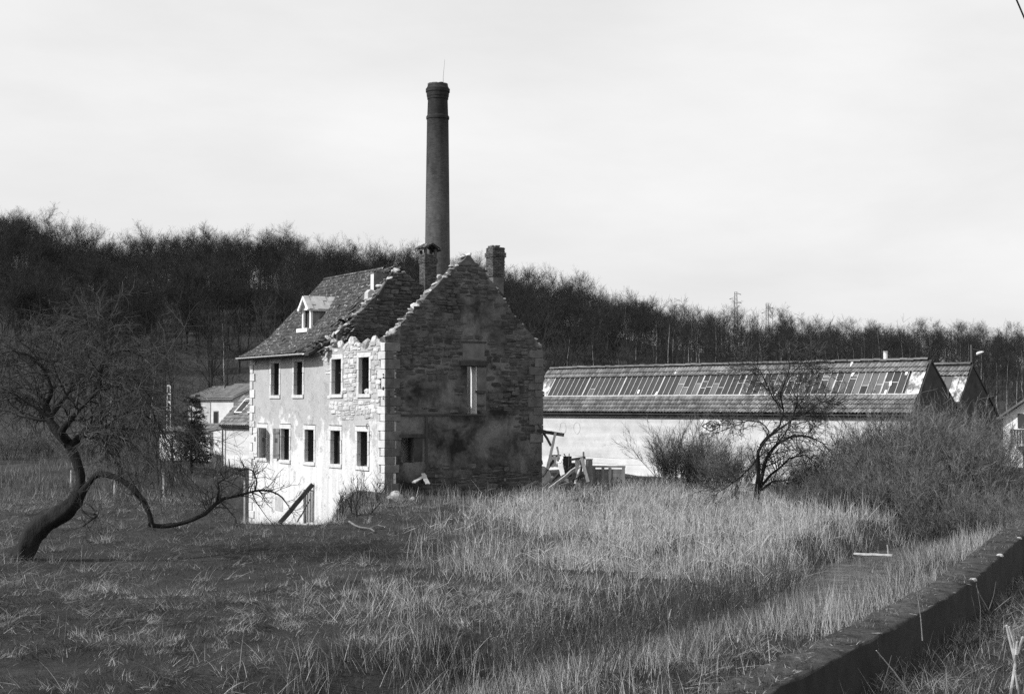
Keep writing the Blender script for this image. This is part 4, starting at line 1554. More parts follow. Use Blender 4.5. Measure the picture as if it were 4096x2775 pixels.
# ------------------------------------------------------------------ poles, lamp, pylons, overhead cable
def ground_z(p):
    return float(gz(p[0], p[1]))
lp = PY(3888, HOR, 92)
lz = ground_z(lp)
lamp = thing('street_lamp', 'dark street lamp pole with white lamp head behind the sawtooth roofs', 'street lamp', (lp[0], lp[1], lz))
lt_ = float(PY(3888, 1379, 92)[2]) - lz
lh = PY(3921, 1411, 92)
obj('pole', MB().tube([(0, 0, -.2), (0, 0, lt_)], [.1, .055], 8), MAT['metal_dark'], lamp)
hx, hz = float(lh[0] - lp[0]), float(lh[2]) - lz
obj('arm', MB().tube([(0, 0, lt_ - .25), (hx * .5, 0, lt_ - .3), (hx * .98, 0, hz + .12)], .02, 5), MAT['metal_dark'], lamp)
hb = MB().tube([(hx - .24, 0, hz - .08), (hx - .1, 0, hz - .02), (hx + .12, 0, hz + .05), (hx + .22, 0, hz + .07)], [.08, .10, .07, .03], 8)
obj('lamp_head', hb, MAT['white'], lamp)
vp = PY(3544, HOR, 90)
vz = ground_z(vp)
post = thing('pale_pole', 'short pale concrete pole rising behind the shed ridge', 'pole', (vp[0], vp[1], vz))
obj('shaft', MB().tube([(0, 0, -.2), (0, 0, float(PY(3544, 1408, 90)[2]) - vz)], [.17, .13], 7), MAT['white'], post)
obj('cap', MB().tube([(0, 0, float(PY(3544, 1408, 90)[2]) - vz - .02), (0, 0, float(PY(3544, 1404, 90)[2]) - vz)], .16, 7), MAT['concrete'], post)

ep = PY(675, HOR, 106)
ez = ground_z(ep)
eh_ = float(PY(675, 1540, 106)[2]) - ez
epole = thing('electricity_pole', 'pale ladder-like concrete electricity pole against the dark wood', 'pole', (ep[0], ep[1], ez))
for s_ in (-.1, .1):
    obj('leg', MB().beam((s_ * 1.9, 0, -.2), (s_, 0, eh_), .055, .09), MAT['white'], epole)
for k in range(9):
    z_ = eh_ - .05 - k * .62
    hw_ = .1 + .09 * (eh_ - z_) / eh_
    obj('rung', MB().span((-hw_, -.03, z_ - .07), (hw_, .03, z_ + .07)), MAT['white'] if k < 3 else MAT['concrete'], epole)

def pylon(u, vtop, Yd, arms, label):
    p = PY(u, HOR, Yd)
    z0 = ground_z(p)
    hgt = float(PY(u, vtop, Yd)[2]) - z0
    t = thing('power_pylon', label, 'pylon', (p[0], p[1], z0))
    k = Yd / F
    b = MB()
    def hw(z):
        return np.interp(z / hgt, [0, .72, 1], [1.3, 5.2 * k, 4.6 * k])
    lev = list(np.linspace(0, hgt * .72, 9)) + list(np.linspace(hgt * .72, hgt, 7)[1:])
    for z0_, z1_ in zip(lev[:-1], lev[1:]):
        a, c = hw(z0_), hw(z1_)
        cs = [(-1, -1), (1, -1), (1, 1), (-1, 1)]
        for i in range(4):
            x0, y0 = cs[i]
            x1, y1 = cs[(i + 1) % 4]
            b.beam((x0 * a, y0 * a, z0_), (x0 * c, y0 * c, z1_), .05, .05)
            b.beam((x0 * a, y0 * a, z0_), (x1 * c, y1 * c, z1_), .03, .03)
            b.beam((x0 * c, y0 * c, z1_), (x1 * c, y1 * c, z1_), .035, .035)
    obj('lattice_mast', b, MAT['metal_dark'], t)
    for dv, du in arms:
        z_ = hgt - dv * k
        x_ = du * k
        s_ = np.sign(du) * hw(z_)
        a = MB()
        a.beam((-s_, 0, z_), (x_, 0, z_), .07, .07)
        a.beam((s_ * .6, 0, z_ + 8.5 * k), (x_, 0, z_), .045, .045)
        ar = obj('cross_arm', a, MAT['metal_dark'], t)
        obj('insulator', MB().tube([(x_, 0, z_), (x_ + np.sign(du) * 3 * k, 0, z_ - 1.2 * k), (x_ + np.sign(du) * 6 * k, 0, z_ - 2.6 * k)], .09, 6), MAT['metal_dark'], ar)
pylon(2946, 1168, 330, [(8, 15), (26, -19), (43, 17)], 'lattice power pylon with three staggered arms above the wooded ridge')
pylon(3072, 1213, 345, [(18, 17), (38, -17)], 'lower lattice power pylon with one visible arm above the wooded ridge')

cab = MB()
a0, a1 = PY(4066, 0, 9.0), PY(4096, 70, 9.4)
dr = (a1 - a0)
pts = [a0 - dr * 8 + np.array([0, 0, .35]), a0 - dr * 3, a0, a1, a1 + dr * 4, a1 + dr * 10 + np.array([0, 0, .5])]
cab.tube(pts, .0058, 6)
tag(obj('overhead_cable', cab, MAT['black']), 'single black overhead cable slanting across the sky corner', 'cable')
# ------------------------------------------------------------------ channel wall beside the stream
def wall_pt(u, v, z):
    return PG(u, v, z)[:2]
WTZ = .8
fe = [wall_pt(u, v, WTZ) for u, v in ((3020, 2795), (3100, 2752), (3300, 2648), (3515, 2536), (3720, 2422), (3921, 2297), (4096, 2139))]
be = [wall_pt(u, v, WTZ) for u, v in ((2775, 2795), (2830, 2762), (3030, 2675), (3208, 2590), (3440, 2480), (3660, 2378), (3984, 2134))]
# extend both ways along the same run
fe = np.array([fe[0] - (fe[1] - fe[0]) * 6] + fe + [fe[-1] + (fe[-1] - fe[-3]) * 1.6])
ctr = np.array([(f + b) / 2 for f, b in zip(fe[1:-1], be)])
ctr = np.concatenate([[ctr[0] - (ctr[1] - ctr[0]) * 8], ctr, [ctr[-1] + (ctr[-1] - ctr[-3]) * 1.5]])
# smooth resample
tt = np.concatenate([[0], np.cumsum(np.hypot(*np.diff(ctr, axis=0).T))])
ss = np.arange(0, tt[-1], .35)
cxs_ = np.interp(ss, tt, ctr[:, 0])
cys_ = np.interp(ss, tt, ctr[:, 1])
for _ in range(6):
    cxs_[1:-1] = (cxs_[:-2] + 2 * cxs_[1:-1] + cxs_[2:]) / 4
    cys_[1:-1] = (cys_[:-2] + 2 * cys_[1:-1] + cys_[2:]) / 4
tx_ = np.gradient(cxs_)
ty_ = np.gradient(cys_)
ln = np.hypot(tx_, ty_)
nxx, nyy = ty_ / ln, -tx_ / ln                      # to the right of travel
WALL_PL = np.stack([cxs_, cys_], 1)
def wall_mat():
    m, nt, bs, N, L = new_mat('mossy_old_concrete')
    g = N('ShaderNodeNewGeometry')
    moss = noise(nt, 2.2, 6, .75)
    fine = noise(nt, 22, 5, .75)
    v = ramp(nt, moss, .35, .65, .02, .10)
    v = M2(nt, 'MULTIPLY', v, ramp(nt, fine, .25, .75, .55, 1.5))
    bare = ramp(nt, noise(nt, 3.1, 5, .7), .62, .68, 0, 1)
    v = mixv(nt, bare, v, .33)
    L(v, bs.inputs['Base Color'])
    bs.inputs['Roughness'].default_value = .97
    bs.inputs['Specular IOR Level'].default_value = .08
    bump(nt, bs, fine, .8, .03)
    return m
MAT['chwall'] = wall_mat()
MAT['wallface'] = simple('shaded_face_concrete', .02, .4, 3, .9, .6, 18)  # side faces darker than the top: shade put into the colour
crng = np.random.default_rng(14)
HWD = .34
vs_, fs_q = [], []
nW = len(ss)
for i in range(nW):
    j = lambda a=.018: float(crng.normal(0, a))
    c = np.array([cxs_[i], cys_[i]])
    n = np.array([nxx[i], nyy[i]])
    for off, z in ((-HWD - .03, -1.6), (-HWD + j(), WTZ - .03 + j()), (-HWD + .06 + j(), WTZ + .02 + j()), (0, WTZ + .025 + j(.01)), (HWD - .02 + j(.01), WTZ + j(.01)), (HWD + j(.01), WTZ - .03 + j(.012)), (HWD + .015, -1.2)):
        p = c + n * off
        vs_.append((p[0], p[1], z))
for i in range(nW - 1):
    for k in range(6):
        fs_q.append((i * 7 + k, i * 7 + k + 1, i * 7 + 8 + k, i * 7 + 7 + k))
cw = thing('channel_wall', 'low mossy concrete wall running beside the overgrown stream', 'wall', (cxs_[nW // 2], cys_[nW // 2], 0))
o_ = np.array([cxs_[nW // 2], cys_[nW // 2], 0])
wme = np_mesh('wall_body', np.array(vs_) - o_, [np.array(fs_q)])
wme.materials.append(MAT['chwall'])
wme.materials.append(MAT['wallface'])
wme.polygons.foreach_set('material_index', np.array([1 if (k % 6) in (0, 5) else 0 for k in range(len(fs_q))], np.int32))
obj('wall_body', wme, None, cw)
for k in range(6):
    i = int(np.interp(k, [0, 5], [nW * .35, nW * .80]))
    p = np.array([cxs_[i], cys_[i]]) + np.array([nxx[i], nyy[i]]) * (HWD - .03)
    obj('chipped_edge', bp[k % 8].copy(), MAT['concrete'], cw, TRS(np.array([p[0], p[1], WTZ - .01]) - o_, (.16, .12, .07), Rz(crng.uniform(0, 6))))

# ------------------------------------------------------------------ fallen timbers and rubble at the right of the gable
def at(u, v, Y):
    return PY(u, v, Y)
def timber(name, label, cat, p0, p1, wd, hh, m, roll=0.0, taper=1.0, group=None, split=True):
    """a squared timber with slightly worn, uneven faces"""
    p0, p1 = np.asarray(p0, float), np.asarray(p1, float)
    n = 7
    T = (p1 - p0) / np.linalg.norm(p1 - p0)
    ref = np.array([0, 0, 1.0]) if abs(T[2]) < .9 else np.array([0, 1.0, 0])
    U = np.cross(T, ref)
    U /= np.linalg.norm(U)
    V = np.cross(U, T)
    U, V = U * math.cos(roll) + V * math.sin(roll), V * math.cos(roll) - U * math.sin(roll)
    vs, fs = [], []
    for i in range(n):
        f = i / (n - 1)
        k = 1 + (taper - 1) * f
        c = p0 + (p1 - p0) * f + (U * crng.normal(0, .006) + V * crng.normal(0, .006))
        for a, b in ((-1, -.8), (-.8, -1), (.8, -1), (1, -.8), (1, .8), (.8, 1), (-.8, 1), (-1, .8)):
            vs.append(c + U * a * wd * k / 2 * (1 + crng.normal(0, .03)) + V * b * hh * k / 2 * (1 + crng.normal(0, .03)))
    for i in range(n - 1):
        for k in range(8):
            fs.append((i * 8 + k, i * 8 + (k + 1) % 8, i * 8 + 8 + (k + 1) % 8, i * 8 + 8 + k))
    fs.append(tuple(range(7, -1, -1)))
    fs.append(tuple((n - 1) * 8 + k for k in range(8)))
    o = obj(name, MB().add(vs, fs), m)
    return tag(o, label, cat, group)
Yd = 66.2
timber('fallen_timber', 'dark horizontal beam jutting out past the gable corner', 'timber', at(2150, 1722, Yd + .6), at(2254, 1739, Yd), .16, .16, MAT['wood_dark'])
timber('fallen_timber', 'pale upright pole propping the jutting beam by the gable', 'timber', at(2189, 1876, Yd - .35), at(2222, 1730, Yd - .12), .15, .13, MAT['wood_grey'], taper=.75)
timber('fallen_timber', 'thin dark diagonal brace under the jutting beam', 'timber', at(2152, 1694, Yd + .7), at(2204, 1782, Yd + .3), .08, .10, MAT['wood_dark'])
timber('fallen_timber', 'dark stick leaning on the gable corner stones', 'timber', at(2128, 1860, Yd - .3), at(2151, 1788, Yd + .6), .06, .07, MAT['wood_dark'])
timber('plank', 'long pale plank lying slanted at the front of the debris', 'plank', at(2195, 1957, 64.6), at(2300, 1876, 65.6), .30, .06, MAT['wood_pale'], roll=.9)
timber('plank', 'dark underside plank beneath the long slanted pale plank', 'plank', at(2180, 1955, 64.8), at(2287, 1882, 65.9), .10, .14, MAT['wood_dark'], roll=.3)
timber('plank', 'white board leaning upright in the middle of the debris', 'plank', at(2249, 1905, 65.9), at(2228, 1786, 66.2), .09, .05, MAT['wood_pale'])
timber('plank', 'broad white board standing askew beside the concrete block', 'plank', at(2252, 1902, 65.6), at(2239, 1845, 65.8), .22, .05, MAT['wood_paint'])
timber('plank', 'pale crossed slat nailed over the white boards', 'plank', at(2236, 1852, 65.5), at(2250, 1828, 65.6), .20, .04, MAT['wood_paint'])
timber('fallen_timber', 'dark raking post on the right of the debris frame', 'timber', at(2353, 1928, 65.6), at(2327, 1832, 66.0), .16, .12, MAT['wood_grey'])
timber('fallen_timber', 'dark timber lying low behind the slanted plank', 'timber', at(2290, 1925, 65.9), at(2334, 1900, 65.7), .14, .14, MAT['wood_dark'])
timber('fallen_timber', 'thin iron bar standing among the broken boards', 'bar', at(2274, 1885, 66.0), at(2277, 1813, 66.0), .04, .04, MAT['rust'])
timber('fallen_timber', 'short dark peg sticking up behind the debris', 'bar', at(2262, 1825, 66.6), at(2256, 1814, 66.6), .05, .05, MAT['rust'])
for k_, (u0, v0, u1, v1, wd_, m_, lab_) in enumerate(((2200, 1930, 2262, 1868, .12, 'wood_dark', 'dark splintered beam crossing behind the slanted pale plank'), (2228, 1945, 2330, 1915, .10, 'wood_grey', 'grey beam lying flat at the foot of the debris heap'), (2170, 1905, 2215, 1840, .09, 'wood_dark', 'dark broken rafter tilted against the pale upright pole'), (2300, 1935, 2322, 1862, .09, 'wood_pale', 'pale splintered post leaning inside the debris frame'), (2240, 1900, 2296, 1858, .08, 'wood_dark', 'thin dark lath tangled among the white boards'), (2085, 1955, 2150, 1925, .12, 'wood_grey', 'grey beam end poking out of grass near the stone disc'))):
    timber('fallen_timber', lab_, 'timber', at(u0, v0, 65.4 + .1 * k_), at(u1, v1, 66.0 + .1 * k_), wd_, wd_ * .9, MAT[m_])
# wooden frame of posts and a lintel
fo = at(2320, 1925, 66.3)
frame = thing('timber_frame', 'dark broken door frame of posts and lintel in the debris', 'door frame', (fo[0], fo[1], float(gz(fo[0], fo[1]))))
def rel(u, v, Y, o):
    return at(u, v, Y) - np.array([o[0], o[1], float(gz(o[0], o[1]))])
obj('post', MB().beam(rel(2336, 1925, 66.3, fo), rel(2334, 1806, 66.3, fo), .08, .12), MAT['wood_grey'], frame)
obj('post', MB().beam(rel(2324, 1915, 66.35, fo), rel(2326, 1828, 66.35, fo), .10, .10), MAT['wood_dark'], frame)
obj('lintel', MB().beam(rel(2283, 1838, 66.25, fo), rel(2342, 1829, 66.25, fo), .10, .11), MAT['wood_dark'], frame)
obj('panel', MB().beam(rel(2311, 1890, 66.5, fo), rel(2311, 1838, 66.5, fo), .26, .04), MAT['wood_paint'], frame)
obj('door_leaf', MB().beam(rel(2269, 1905, 66.7, fo), rel(2269, 1824, 66.7, fo), .42, .05), MAT['wood_dark'], frame)
obj('wire_mesh', MB().beam(rel(2292, 1888, 66.6, fo), rel(2292, 1850, 66.6, fo), .30, .02), MAT['rust'], frame)
# hollow concrete block stack
ho = at(2222, 1868, 66.4)
hbz = float(ho[2])
hb = thing('hollow_block', 'pale hollow concrete block with oval holes leaning in the debris', 'block', (ho[0], ho[1], hbz), rad(28))
b = MB()
wB, hB = .50, .52
def ellipse(cx, cz, a, b_, n=12):
    return [(cx + a * math.cos(t), cz + b_ * math.sin(t)) for t in np.linspace(0, 2 * math.pi, n + 1)[:-1]]
# plate with two holes: quads from each hole ring to its own half outline
for sgn in (-1, 1):
    cx_ = sgn * wB / 4
    ho_ = ellipse(cx_, hB * .45, .075, .13)
    ou = []
    for t in np.linspace(0, 2 * math.pi, 13)[:-1]:
        dx_, dz_ = math.cos(t), math.sin(t)
        k = min((wB / 4) / max(abs(dx_), 1e-6), (hB / 2) / max(abs(dz_), 1e-6))
        ou.append((cx_ + dx_ * k, hB * .5 + dz_ * k))
    for dpt in (0, .16):
        pass
    n = 12
    v = [(x, 0, z) for x, z in ho_] + [(x, 0, z) for x, z in ou] + [(x, .16, z) for x, z in ho_] + [(x, .16, z) for x, z in ou]
    f = []
    for i in range(n):
        j2 = (i + 1) % n
        f += [(i, n + i, n + j2, j2)[::-1], (2 * n + i, 3 * n + i, 3 * n + j2, 2 * n + j2), (i, j2, 2 * n + j2, 2 * n + i)[::-1], (n + i, n + j2, 3 * n + j2, 3 * n + i)]
    b.add(v, f)
obj('block_body', b, MAT['wood_paint'], hb)
obj('cap_board', MB().span((-.26, -.02, .525), (.30, .18, .58)), MAT['wood_dark'], hb)
# round stone disc (old grindstone) leaning on the wall
go = at_ground(2164, 1934)
gs_ = thing('grindstone', 'broken round grey stone disc leaning by the gable foot', 'stone disc', (go[0], go[1] - .2, go[2]), rad(8))
ring_ = [(.56 * math.cos(a) * crng.uniform(.93, 1.04), .56 * math.sin(a) * crng.uniform(.93, 1.03) + .42) for a in np.linspace(-.2, math.pi * 1.62, 20)]
obj('disc', MB().prism(ring_, (-.09, .09)), MAT['concrete'], gs_, TRS((0, 0, 0), R=Rx(-.16)))
obj('hub_dark_disc', MB().prism([(.09 * math.cos(a), .09 * math.sin(a) + .45) for a in np.linspace(0, 6.1, 10)], (-.094, .094)), MAT['soot'], gs_, TRS((0, 0, 0), R=Rx(-.16)))  # dark disc painting the shade of the hole, nothing is cut
# low hoarding with rails and boards
bo = at_ground(2440, 1940)
bo = np.array([bo[0], 67.0, float(gz(bo[0], 67.0))])
hoard = thing('board_fence', 'low grey panelled hoarding standing beside the debris', 'fence', bo, rad(-6))
def hx_(u):
    return float(at(u, 1900, 67.0)[0] - bo[0])
topz = float(at(2440, 1862, 67)[2] - bo[2])
obj('top_rail', MB().span((hx_(2368), -.05, topz - .09), (hx_(2502), .05, topz)), MAT['wood_grey'], hoard)
for u0 in (2370, 2406, 2434, 2488):
    obj('upright', MB().span((hx_(u0), -.062, -.2), (hx_(u0 + 12), .03, topz - .092)), MAT['wood_grey'], hoard)
nbd = 6
for k in range(nbd):
    z0_ = -.1 + (topz - .05) * k / nbd
    obj('board', MB().span((hx_(2372), -.02 + .004 * (k % 2), z0_), (hx_(2500), .02, z0_ + (topz) / nbd - .02)), MAT['wood_grey'], hoard)
pl_ = at(2356, 1900, 66.9)
pz = float(gz(pl_[0], pl_[1]))
tank = thing('concrete_pier', 'dark squat concrete pier between debris and hoarding', 'pier', (pl_[0], pl_[1], pz))
obj('pier_body', MB().prism([(-.17, -.3), (.17, -.3), (.16, float(at(2356, 1838, 66.9)[2]) - pz), (-.15, float(at(2356, 1836, 66.9)[2]) - pz)], (-.15, .15)), MAT['wood_grey'], tank)
obj('pier_cap', MB().span((-.18, -.17, float(at(2356, 1837, 66.9)[2]) - pz), (.18, .17, float(at(2356, 1834, 66.9)[2]) - pz)), MAT['concrete'], tank)
# fallen masonry at the gable foot
def rub(name, label, u, v, sx, sy, sz, m=None, dY=0.0):
    p = at_ground(u, v)
    o = obj(name, bp[int(crng.integers(8))].copy(), m or MAT['rim_stone'], None, TRS((p[0], p[1] + dY, p[2] + sz * .3), (sx, sy, sz * .8), Rz(crng.uniform(0, 6)) @ Rx(crng.normal(0, .5)) @ Ry(crng.normal(0, .4))))
    return tag(o, label, 'stone', 'fallen masonry at the foot of the gable')
for u, v, a in ((1612, 1945, .55), (1590, 2003, .62), (1562, 2006, .4), (1648, 2003, .3), (1688, 1955, .32), (1995, 1952, .5), (2010, 1966, .38), (2060, 1958, .6), (2085, 1950, .45), (2040, 1972, .42), (2028, 1962, .3), (2178, 1962, .3), (2140, 1940, .5), (2200, 1925, .55), (2225, 1935, .4), (2260, 1930, .45), (2290, 1938, .4), (2310, 1942, .3), (2245, 1950, .3), (2110, 1955, .35), (1975, 1945, .3), (1950, 1962, .25), (1630, 1950, .4), (1665, 1945, .35), (1700, 1950, .3), (1580, 1985, .45), (1605, 1972, .4), (2070, 1945, .5), (2050, 1950, .4)):
    rub('fallen_stone', 'fallen pale stone block lying in grass at the gable foot', u, v, a, a * .8, a * .75)
timber('plank', 'pale plank propped against rubble below the sooty doorway', 'plank', at(1655, 1928, 63.2), at(1700, 1900, 64.0), .2, .05, MAT['wood_pale'])
timber('plank', 'second pale board standing on end beneath the sooty doorway', 'plank', at(1712, 1935, 63.3), at(1690, 1892, 64.1), .2, .06, MAT['wood_pale'])
timber('plank', 'narrow pale lath lying flat in grass before the gable', 'plank', at_ground(1672, 1958) + np.array([0, 0, .1]), at_ground(1762, 1957) + np.array([0, 0, .08]), .08, .04, MAT['wood_pale'])
timber('fallen_timber', 'dark beam resting on the fallen masonry heap', 'timber', at(2020, 1918, 64.8), at(2108, 1912, 65.4), .14, .12, MAT['wood_dark'])
timber('plank', 'short bright board half buried in grass by the masonry heap', 'plank', at_ground(1962, 1958) + np.array([0, 0, .05]), at_ground(2005, 1966) + np.array([0, 0, .06]), .14, .05, MAT['wood_pale'])

# ------------------------------------------------------------------ old gate and prop below the house front
gp_ = PY(1236, 2084, 50.6)
gp_ = np.array([gp_[0], gp_[1], float(gz(gp_[0], gp_[1]))])
gy_ = float(gp_[1])
gate = thing('old_gate', 'narrow dark slatted gate standing on the bank before the limewashed wall', 'gate', gp_)
def gr(u, v):
    return at(u, v, gy_) - gp_
obj('gate_post', MB().beam(gr(1220, 2092), gr(1220, 1957), .10, .10), MAT['wood_grey'], gate)
obj('gate_post', MB().beam(gr(1254, 2090), gr(1255, 1936), .05, .08), MAT['wood_pale'], gate)
obj('top_rail', MB().beam(gr(1224, 1961), gr(1253, 1962), .04, .05), MAT['wood_dark'], gate)
for k, u in enumerate((1230, 1236, 1242, 1248)):
    obj('slat', MB().beam(gr(u, 2088), gr(u, 1966), .035, .025), MAT['wood_dark'] if k % 2 == 0 else MAT['wood_grey'], gate)
timber('fallen_timber', 'thick dark beam slanting up to the top of the old gate', 'timber', at(1118, 2092, gy_ - .4), at(1252, 1936, gy_ - .15), .17, .17, MAT['wood_dark'], taper=.9)
timber('fallen_timber', 'thin branch leaning on the foot of the old gate', 'branch', at(1190, 2088, gy_ - .3), at(1240, 1995, gy_ - .14), .05, .05, MAT['wood_grey'], taper=.6)

# ------------------------------------------------------------------ fence posts
def post_at(u, vb, vt, wd, m, label, lean=0.0, wire=None):
    p = at_ground(u, vb)
    top_ = PY(u + lean, vt, p[1])
    t = thing('fence_post', label, 'post', p)
    r_ = top_ - p
    obj('shaft', MB().tube([(0, 0, -.25), tuple(r_ * .5 + np.array([.01, 0, 0])), tuple(r_)], [wd * .55, wd * .5, wd * .42], 6), m, t)
    obj('nail', MB().tube([tuple(r_ * .86 + np.array([-.02, -wd * .6, 0])), tuple(r_ * .86 + np.array([.02, -wd * .6, .01]))], .012, 4), MAT['rust'], t)
    return p, p + r_
posts = []
posts.append(post_at(2656, 1935, 1832, .11, MAT['wood_grey'], 'leaning grey fence post in front of the pale shed wall', -5))
posts.append(post_at(2449, 1872, 1836, .07, MAT['rust'], 'short iron post with a knob behind the hoarding'))
for u, vb, vt, lab in ((282, 1952, 1880, 'pale thin fence post behind the leaning apple trunk'), (457, 1985, 1893, 'white-tipped fence post beyond the arching apple limb'), (655, 1995, 1890, 'pale split fence post in the grass left of the house'), (158, 1935, 1845, 'dark fence post in the far meadow under the apple crown'), (560, 1940, 1868, 'grey fence post standing between apple twigs and fir'), (920, 1885, 1835, 'small dark stake at the foot of the factory wing'), (978, 1905, 1852, 'dark stake beside the far corner of the house')):
    posts.append(post_at(u, vb, vt, .085, MAT['wood_pale'] if 'pale' in lab or 'white' in lab else MAT['wood_grey'], lab, crng.normal(0, 3)))
p_, q_ = post_at(988, 2072, 1925, .17, MAT['black'], 'stout dark post at the far end of the house front')
post_at(978, 2050, 1922, .09, MAT['wood_pale'], 'thin white post beside the stout dark post')
wires = [(posts[0][1], PY(2300, 1822, 68.0)), (posts[0][1] - np.array([0, 0, .35]), PY(2300, 1845, 68.0))]
for k, (a, b_) in enumerate(wires):
    tag(obj('fence_wire', MB().tube([a, (a + b_) / 2 - np.array([0, 0, .08]), b_], .006, 4), MAT['rust']), 'sagging rusty fence wire running from the leaning post to the debris', 'wire', 'fence wires by the shed')
# round sign on a stick by the wing
sp_ = at_ground(858, 1872)
ks = PY(860, 1838, sp_[1])
stk = thing('round_sign', 'small round board on a stick near the fir tree', 'sign', sp_)
obj('stick', MB().tube([(0, 0, -.1), tuple(ks - sp_)], .025, 5), MAT['wood_grey'], stk)
obj('disc', MB().prism([(.17 * math.cos(a), float(ks[2] - sp_[2]) + .15 * math.sin(a)) for a in np.linspace(0, 6.0, 12)], (-.06, -.03)), MAT['wood_grey'], stk)
# bleached plank across the stream and fallen branch on the meadow
timber('plank', 'bleached plank lying across the overgrown stream bed', 'plank', PG(3418, 2213, -.35), PG(3572, 2219, -.3), .10, .06, MAT['wood_pale'])
timber('fallen_timber', 'short white stake standing at the plank over the stream', 'stake', PG(3552, 2222, -.45), PY(3551, 2178, PG(3552, 2222, -.45)[1]), .035, .03, MAT['wood_pale'])
fb_ = MB()
pp = [at_ground(u, v) + np.array([0, 0, h_]) for u, v, h_ in ((1396, 2098, .12), (1420, 2112, .10), (1440, 2120, .10), (1480, 2122, .08), (1510, 2116, .14), (1530, 2106, .22))]
fb_.tube(pp, [.036, .032, .03, .024, .016, .008], 6)
pp2 = [pp[3], at_ground(1498, 2130) + np.array([0, 0, .05]), at_ground(1470, 2140) + np.array([0, 0, .04])]
fb_.tube(pp2, [.03, .02, .01], 5)
fb_.tube([pp[4], at_ground(1545, 2118) + np.array([0, 0, .1])], [.02, .008], 5)
tag(obj('fallen_branch', fb_, MAT['wood_grey']), 'forked dead branch lying on the dark meadow grass', 'branch')
# ------------------------------------------------------------------ branching plants
def unit(a):
    return a / (np.linalg.norm(a, axis=-1, keepdims=True) + 1e-9)
def sprout(P, R, per, t0, t1, length, ang, n, wander, trop, rr, tip, rng, lvar=.35, taper_len=.0, sides=None):
    """children growing from every parent chain"""
    Nn, m, _ = P.shape
    par = np.repeat(np.arange(Nn), per)
    C = len(par)
    t = rng.uniform(t0, t1, C)
    x = t * (m - 1)
    i = np.clip(np.floor(x).astype(int), 0, m - 2)
    f = (x - i)[:, None]
    base = P[par, i] * (1 - f) + P[par, i + 1] * f
    rad_ = R[par, i] * (1 - f[:, 0]) + R[par, i + 1] * f[:, 0]
    tan = unit(P[par, i + 1] - P[par, i])
    perp = unit(np.cross(tan, rng.normal(size=(C, 3))))
    a = rng.normal(ang[0], ang[1], C)[:, None]
    d = unit(tan * np.cos(a) + perp * np.sin(a))
    Ln = length * (1 + rng.uniform(-lvar, lvar, C)) * (1 - taper_len * t)
    out_ = np.empty((C, n, 3))
    out_[:, 0] = base
    for k in range(1, n):
        d = unit(d + rng.normal(0, wander, (C, 3)) + np.array(trop))
        out_[:, k] = out_[:, k - 1] + d * (Ln / (n - 1))[:, None]
    r0 = np.minimum(rad_ * rr, rad_ * .95)
    r0 = np.maximum(r0, tip)
    prof = np.linspace(1, 0, n)[None, :]
    return out_, tip * .6 + (r0[:, None] - tip * .6) * prof
def chain(pts, rr, n=None):
    pts = np.asarray(pts, float)
    rr = np.asarray(rr, float)
    if n:
        # smooth resample
        t = np.concatenate([[0], np.cumsum(np.linalg.norm(np.diff(pts, axis=0), axis=1))])
        s = np.linspace(0, t[-1], n)
        q = np.stack([np.interp(s, t, pts[:, k]) for k in range(3)], 1)
        for _ in range(0):
            q[1:-1] = (q[:-2] + 2 * q[1:-1] + q[2:]) / 4
        rr = np.interp(s, t, rr)
        pts = q
    return pts[None], rr[None]
def grown(levels, smooth=True):
    return merge([tubes(P, R, k) for P, R, k in levels])

# -- woodland trees: a handful of kinds, each tree its own object
frng = np.random.default_rng(77)
def wood_tree(hh, spread, birch=False, seed=0):
    rng = np.random.default_rng(seed)
    n = 11
    z = np.linspace(0, 1, n)
    ln = rng.normal(0, .03, 2)
    pts = np.stack([np.cumsum(rng.normal(0, .02, n)) * hh * .3 + ln[0] * hh * z, np.cumsum(rng.normal(0, .02, n)) * hh * .3 + ln[1] * hh * z, z * hh * (.94 if birch else .8)], 1)
    pts[0, :2] = 0
    r0 = hh * (.009 if birch else .0125)
    Pt, Rt = pts[None], (r0 * (1 - z * .9))[None]
    if birch:
        L1 = sprout(Pt, Rt, 26, .42, .99, hh * .20, (.6, .15), 6, .10, (0, 0, .06), .45, .012, rng, .4, .45)
        L2 = sprout(*L1, 6, .2, 1, hh * .10, (.6, .2), 4, .15, (0, 0, .0), .6, .011, rng)
        L3 = sprout(*L2, 4, .1, 1, hh * .06, (.5, .25), 3, .2, (0, 0, -.06), .7, .010, rng)
        return (Pt, Rt), [(L1[0], L1[1], 3), (L2[0], L2[1], 2), (L3[0], L3[1], 2)]
    L1 = sprout(Pt, Rt, 17, .30, 1.0, hh * .42 * spread, (.75, .16), 8, .11, (0, 0, .11), .62, .02, rng, .3, .30)
    L2 = sprout(*L1, 7, .22, 1, hh * .19, (.62, .18), 6, .13, (0, 0, .07), .6, .014, rng)
    L3 = sprout(*L2, 7, .15, 1, hh * .105, (.6, .2), 3, .16, (0, 0, .05), .7, .011, rng)
    L4 = sprout(*L3, 7, .1, 1, hh * .06, (.55, .25), 2, .2, (0, 0, .03), .8, .009, rng)
    return (Pt, Rt), [(L1[0], L1[1], 4), (L2[0], L2[1], 3), (L3[0], L3[1], 2), (L4[0], L4[1], 2)]
def norm_h(trk, crn, hh):
    k = hh / crn[0][:, 2].max()
    return (trk[0] * k, trk[1]), (crn[0] * k, crn[1])
protos = []
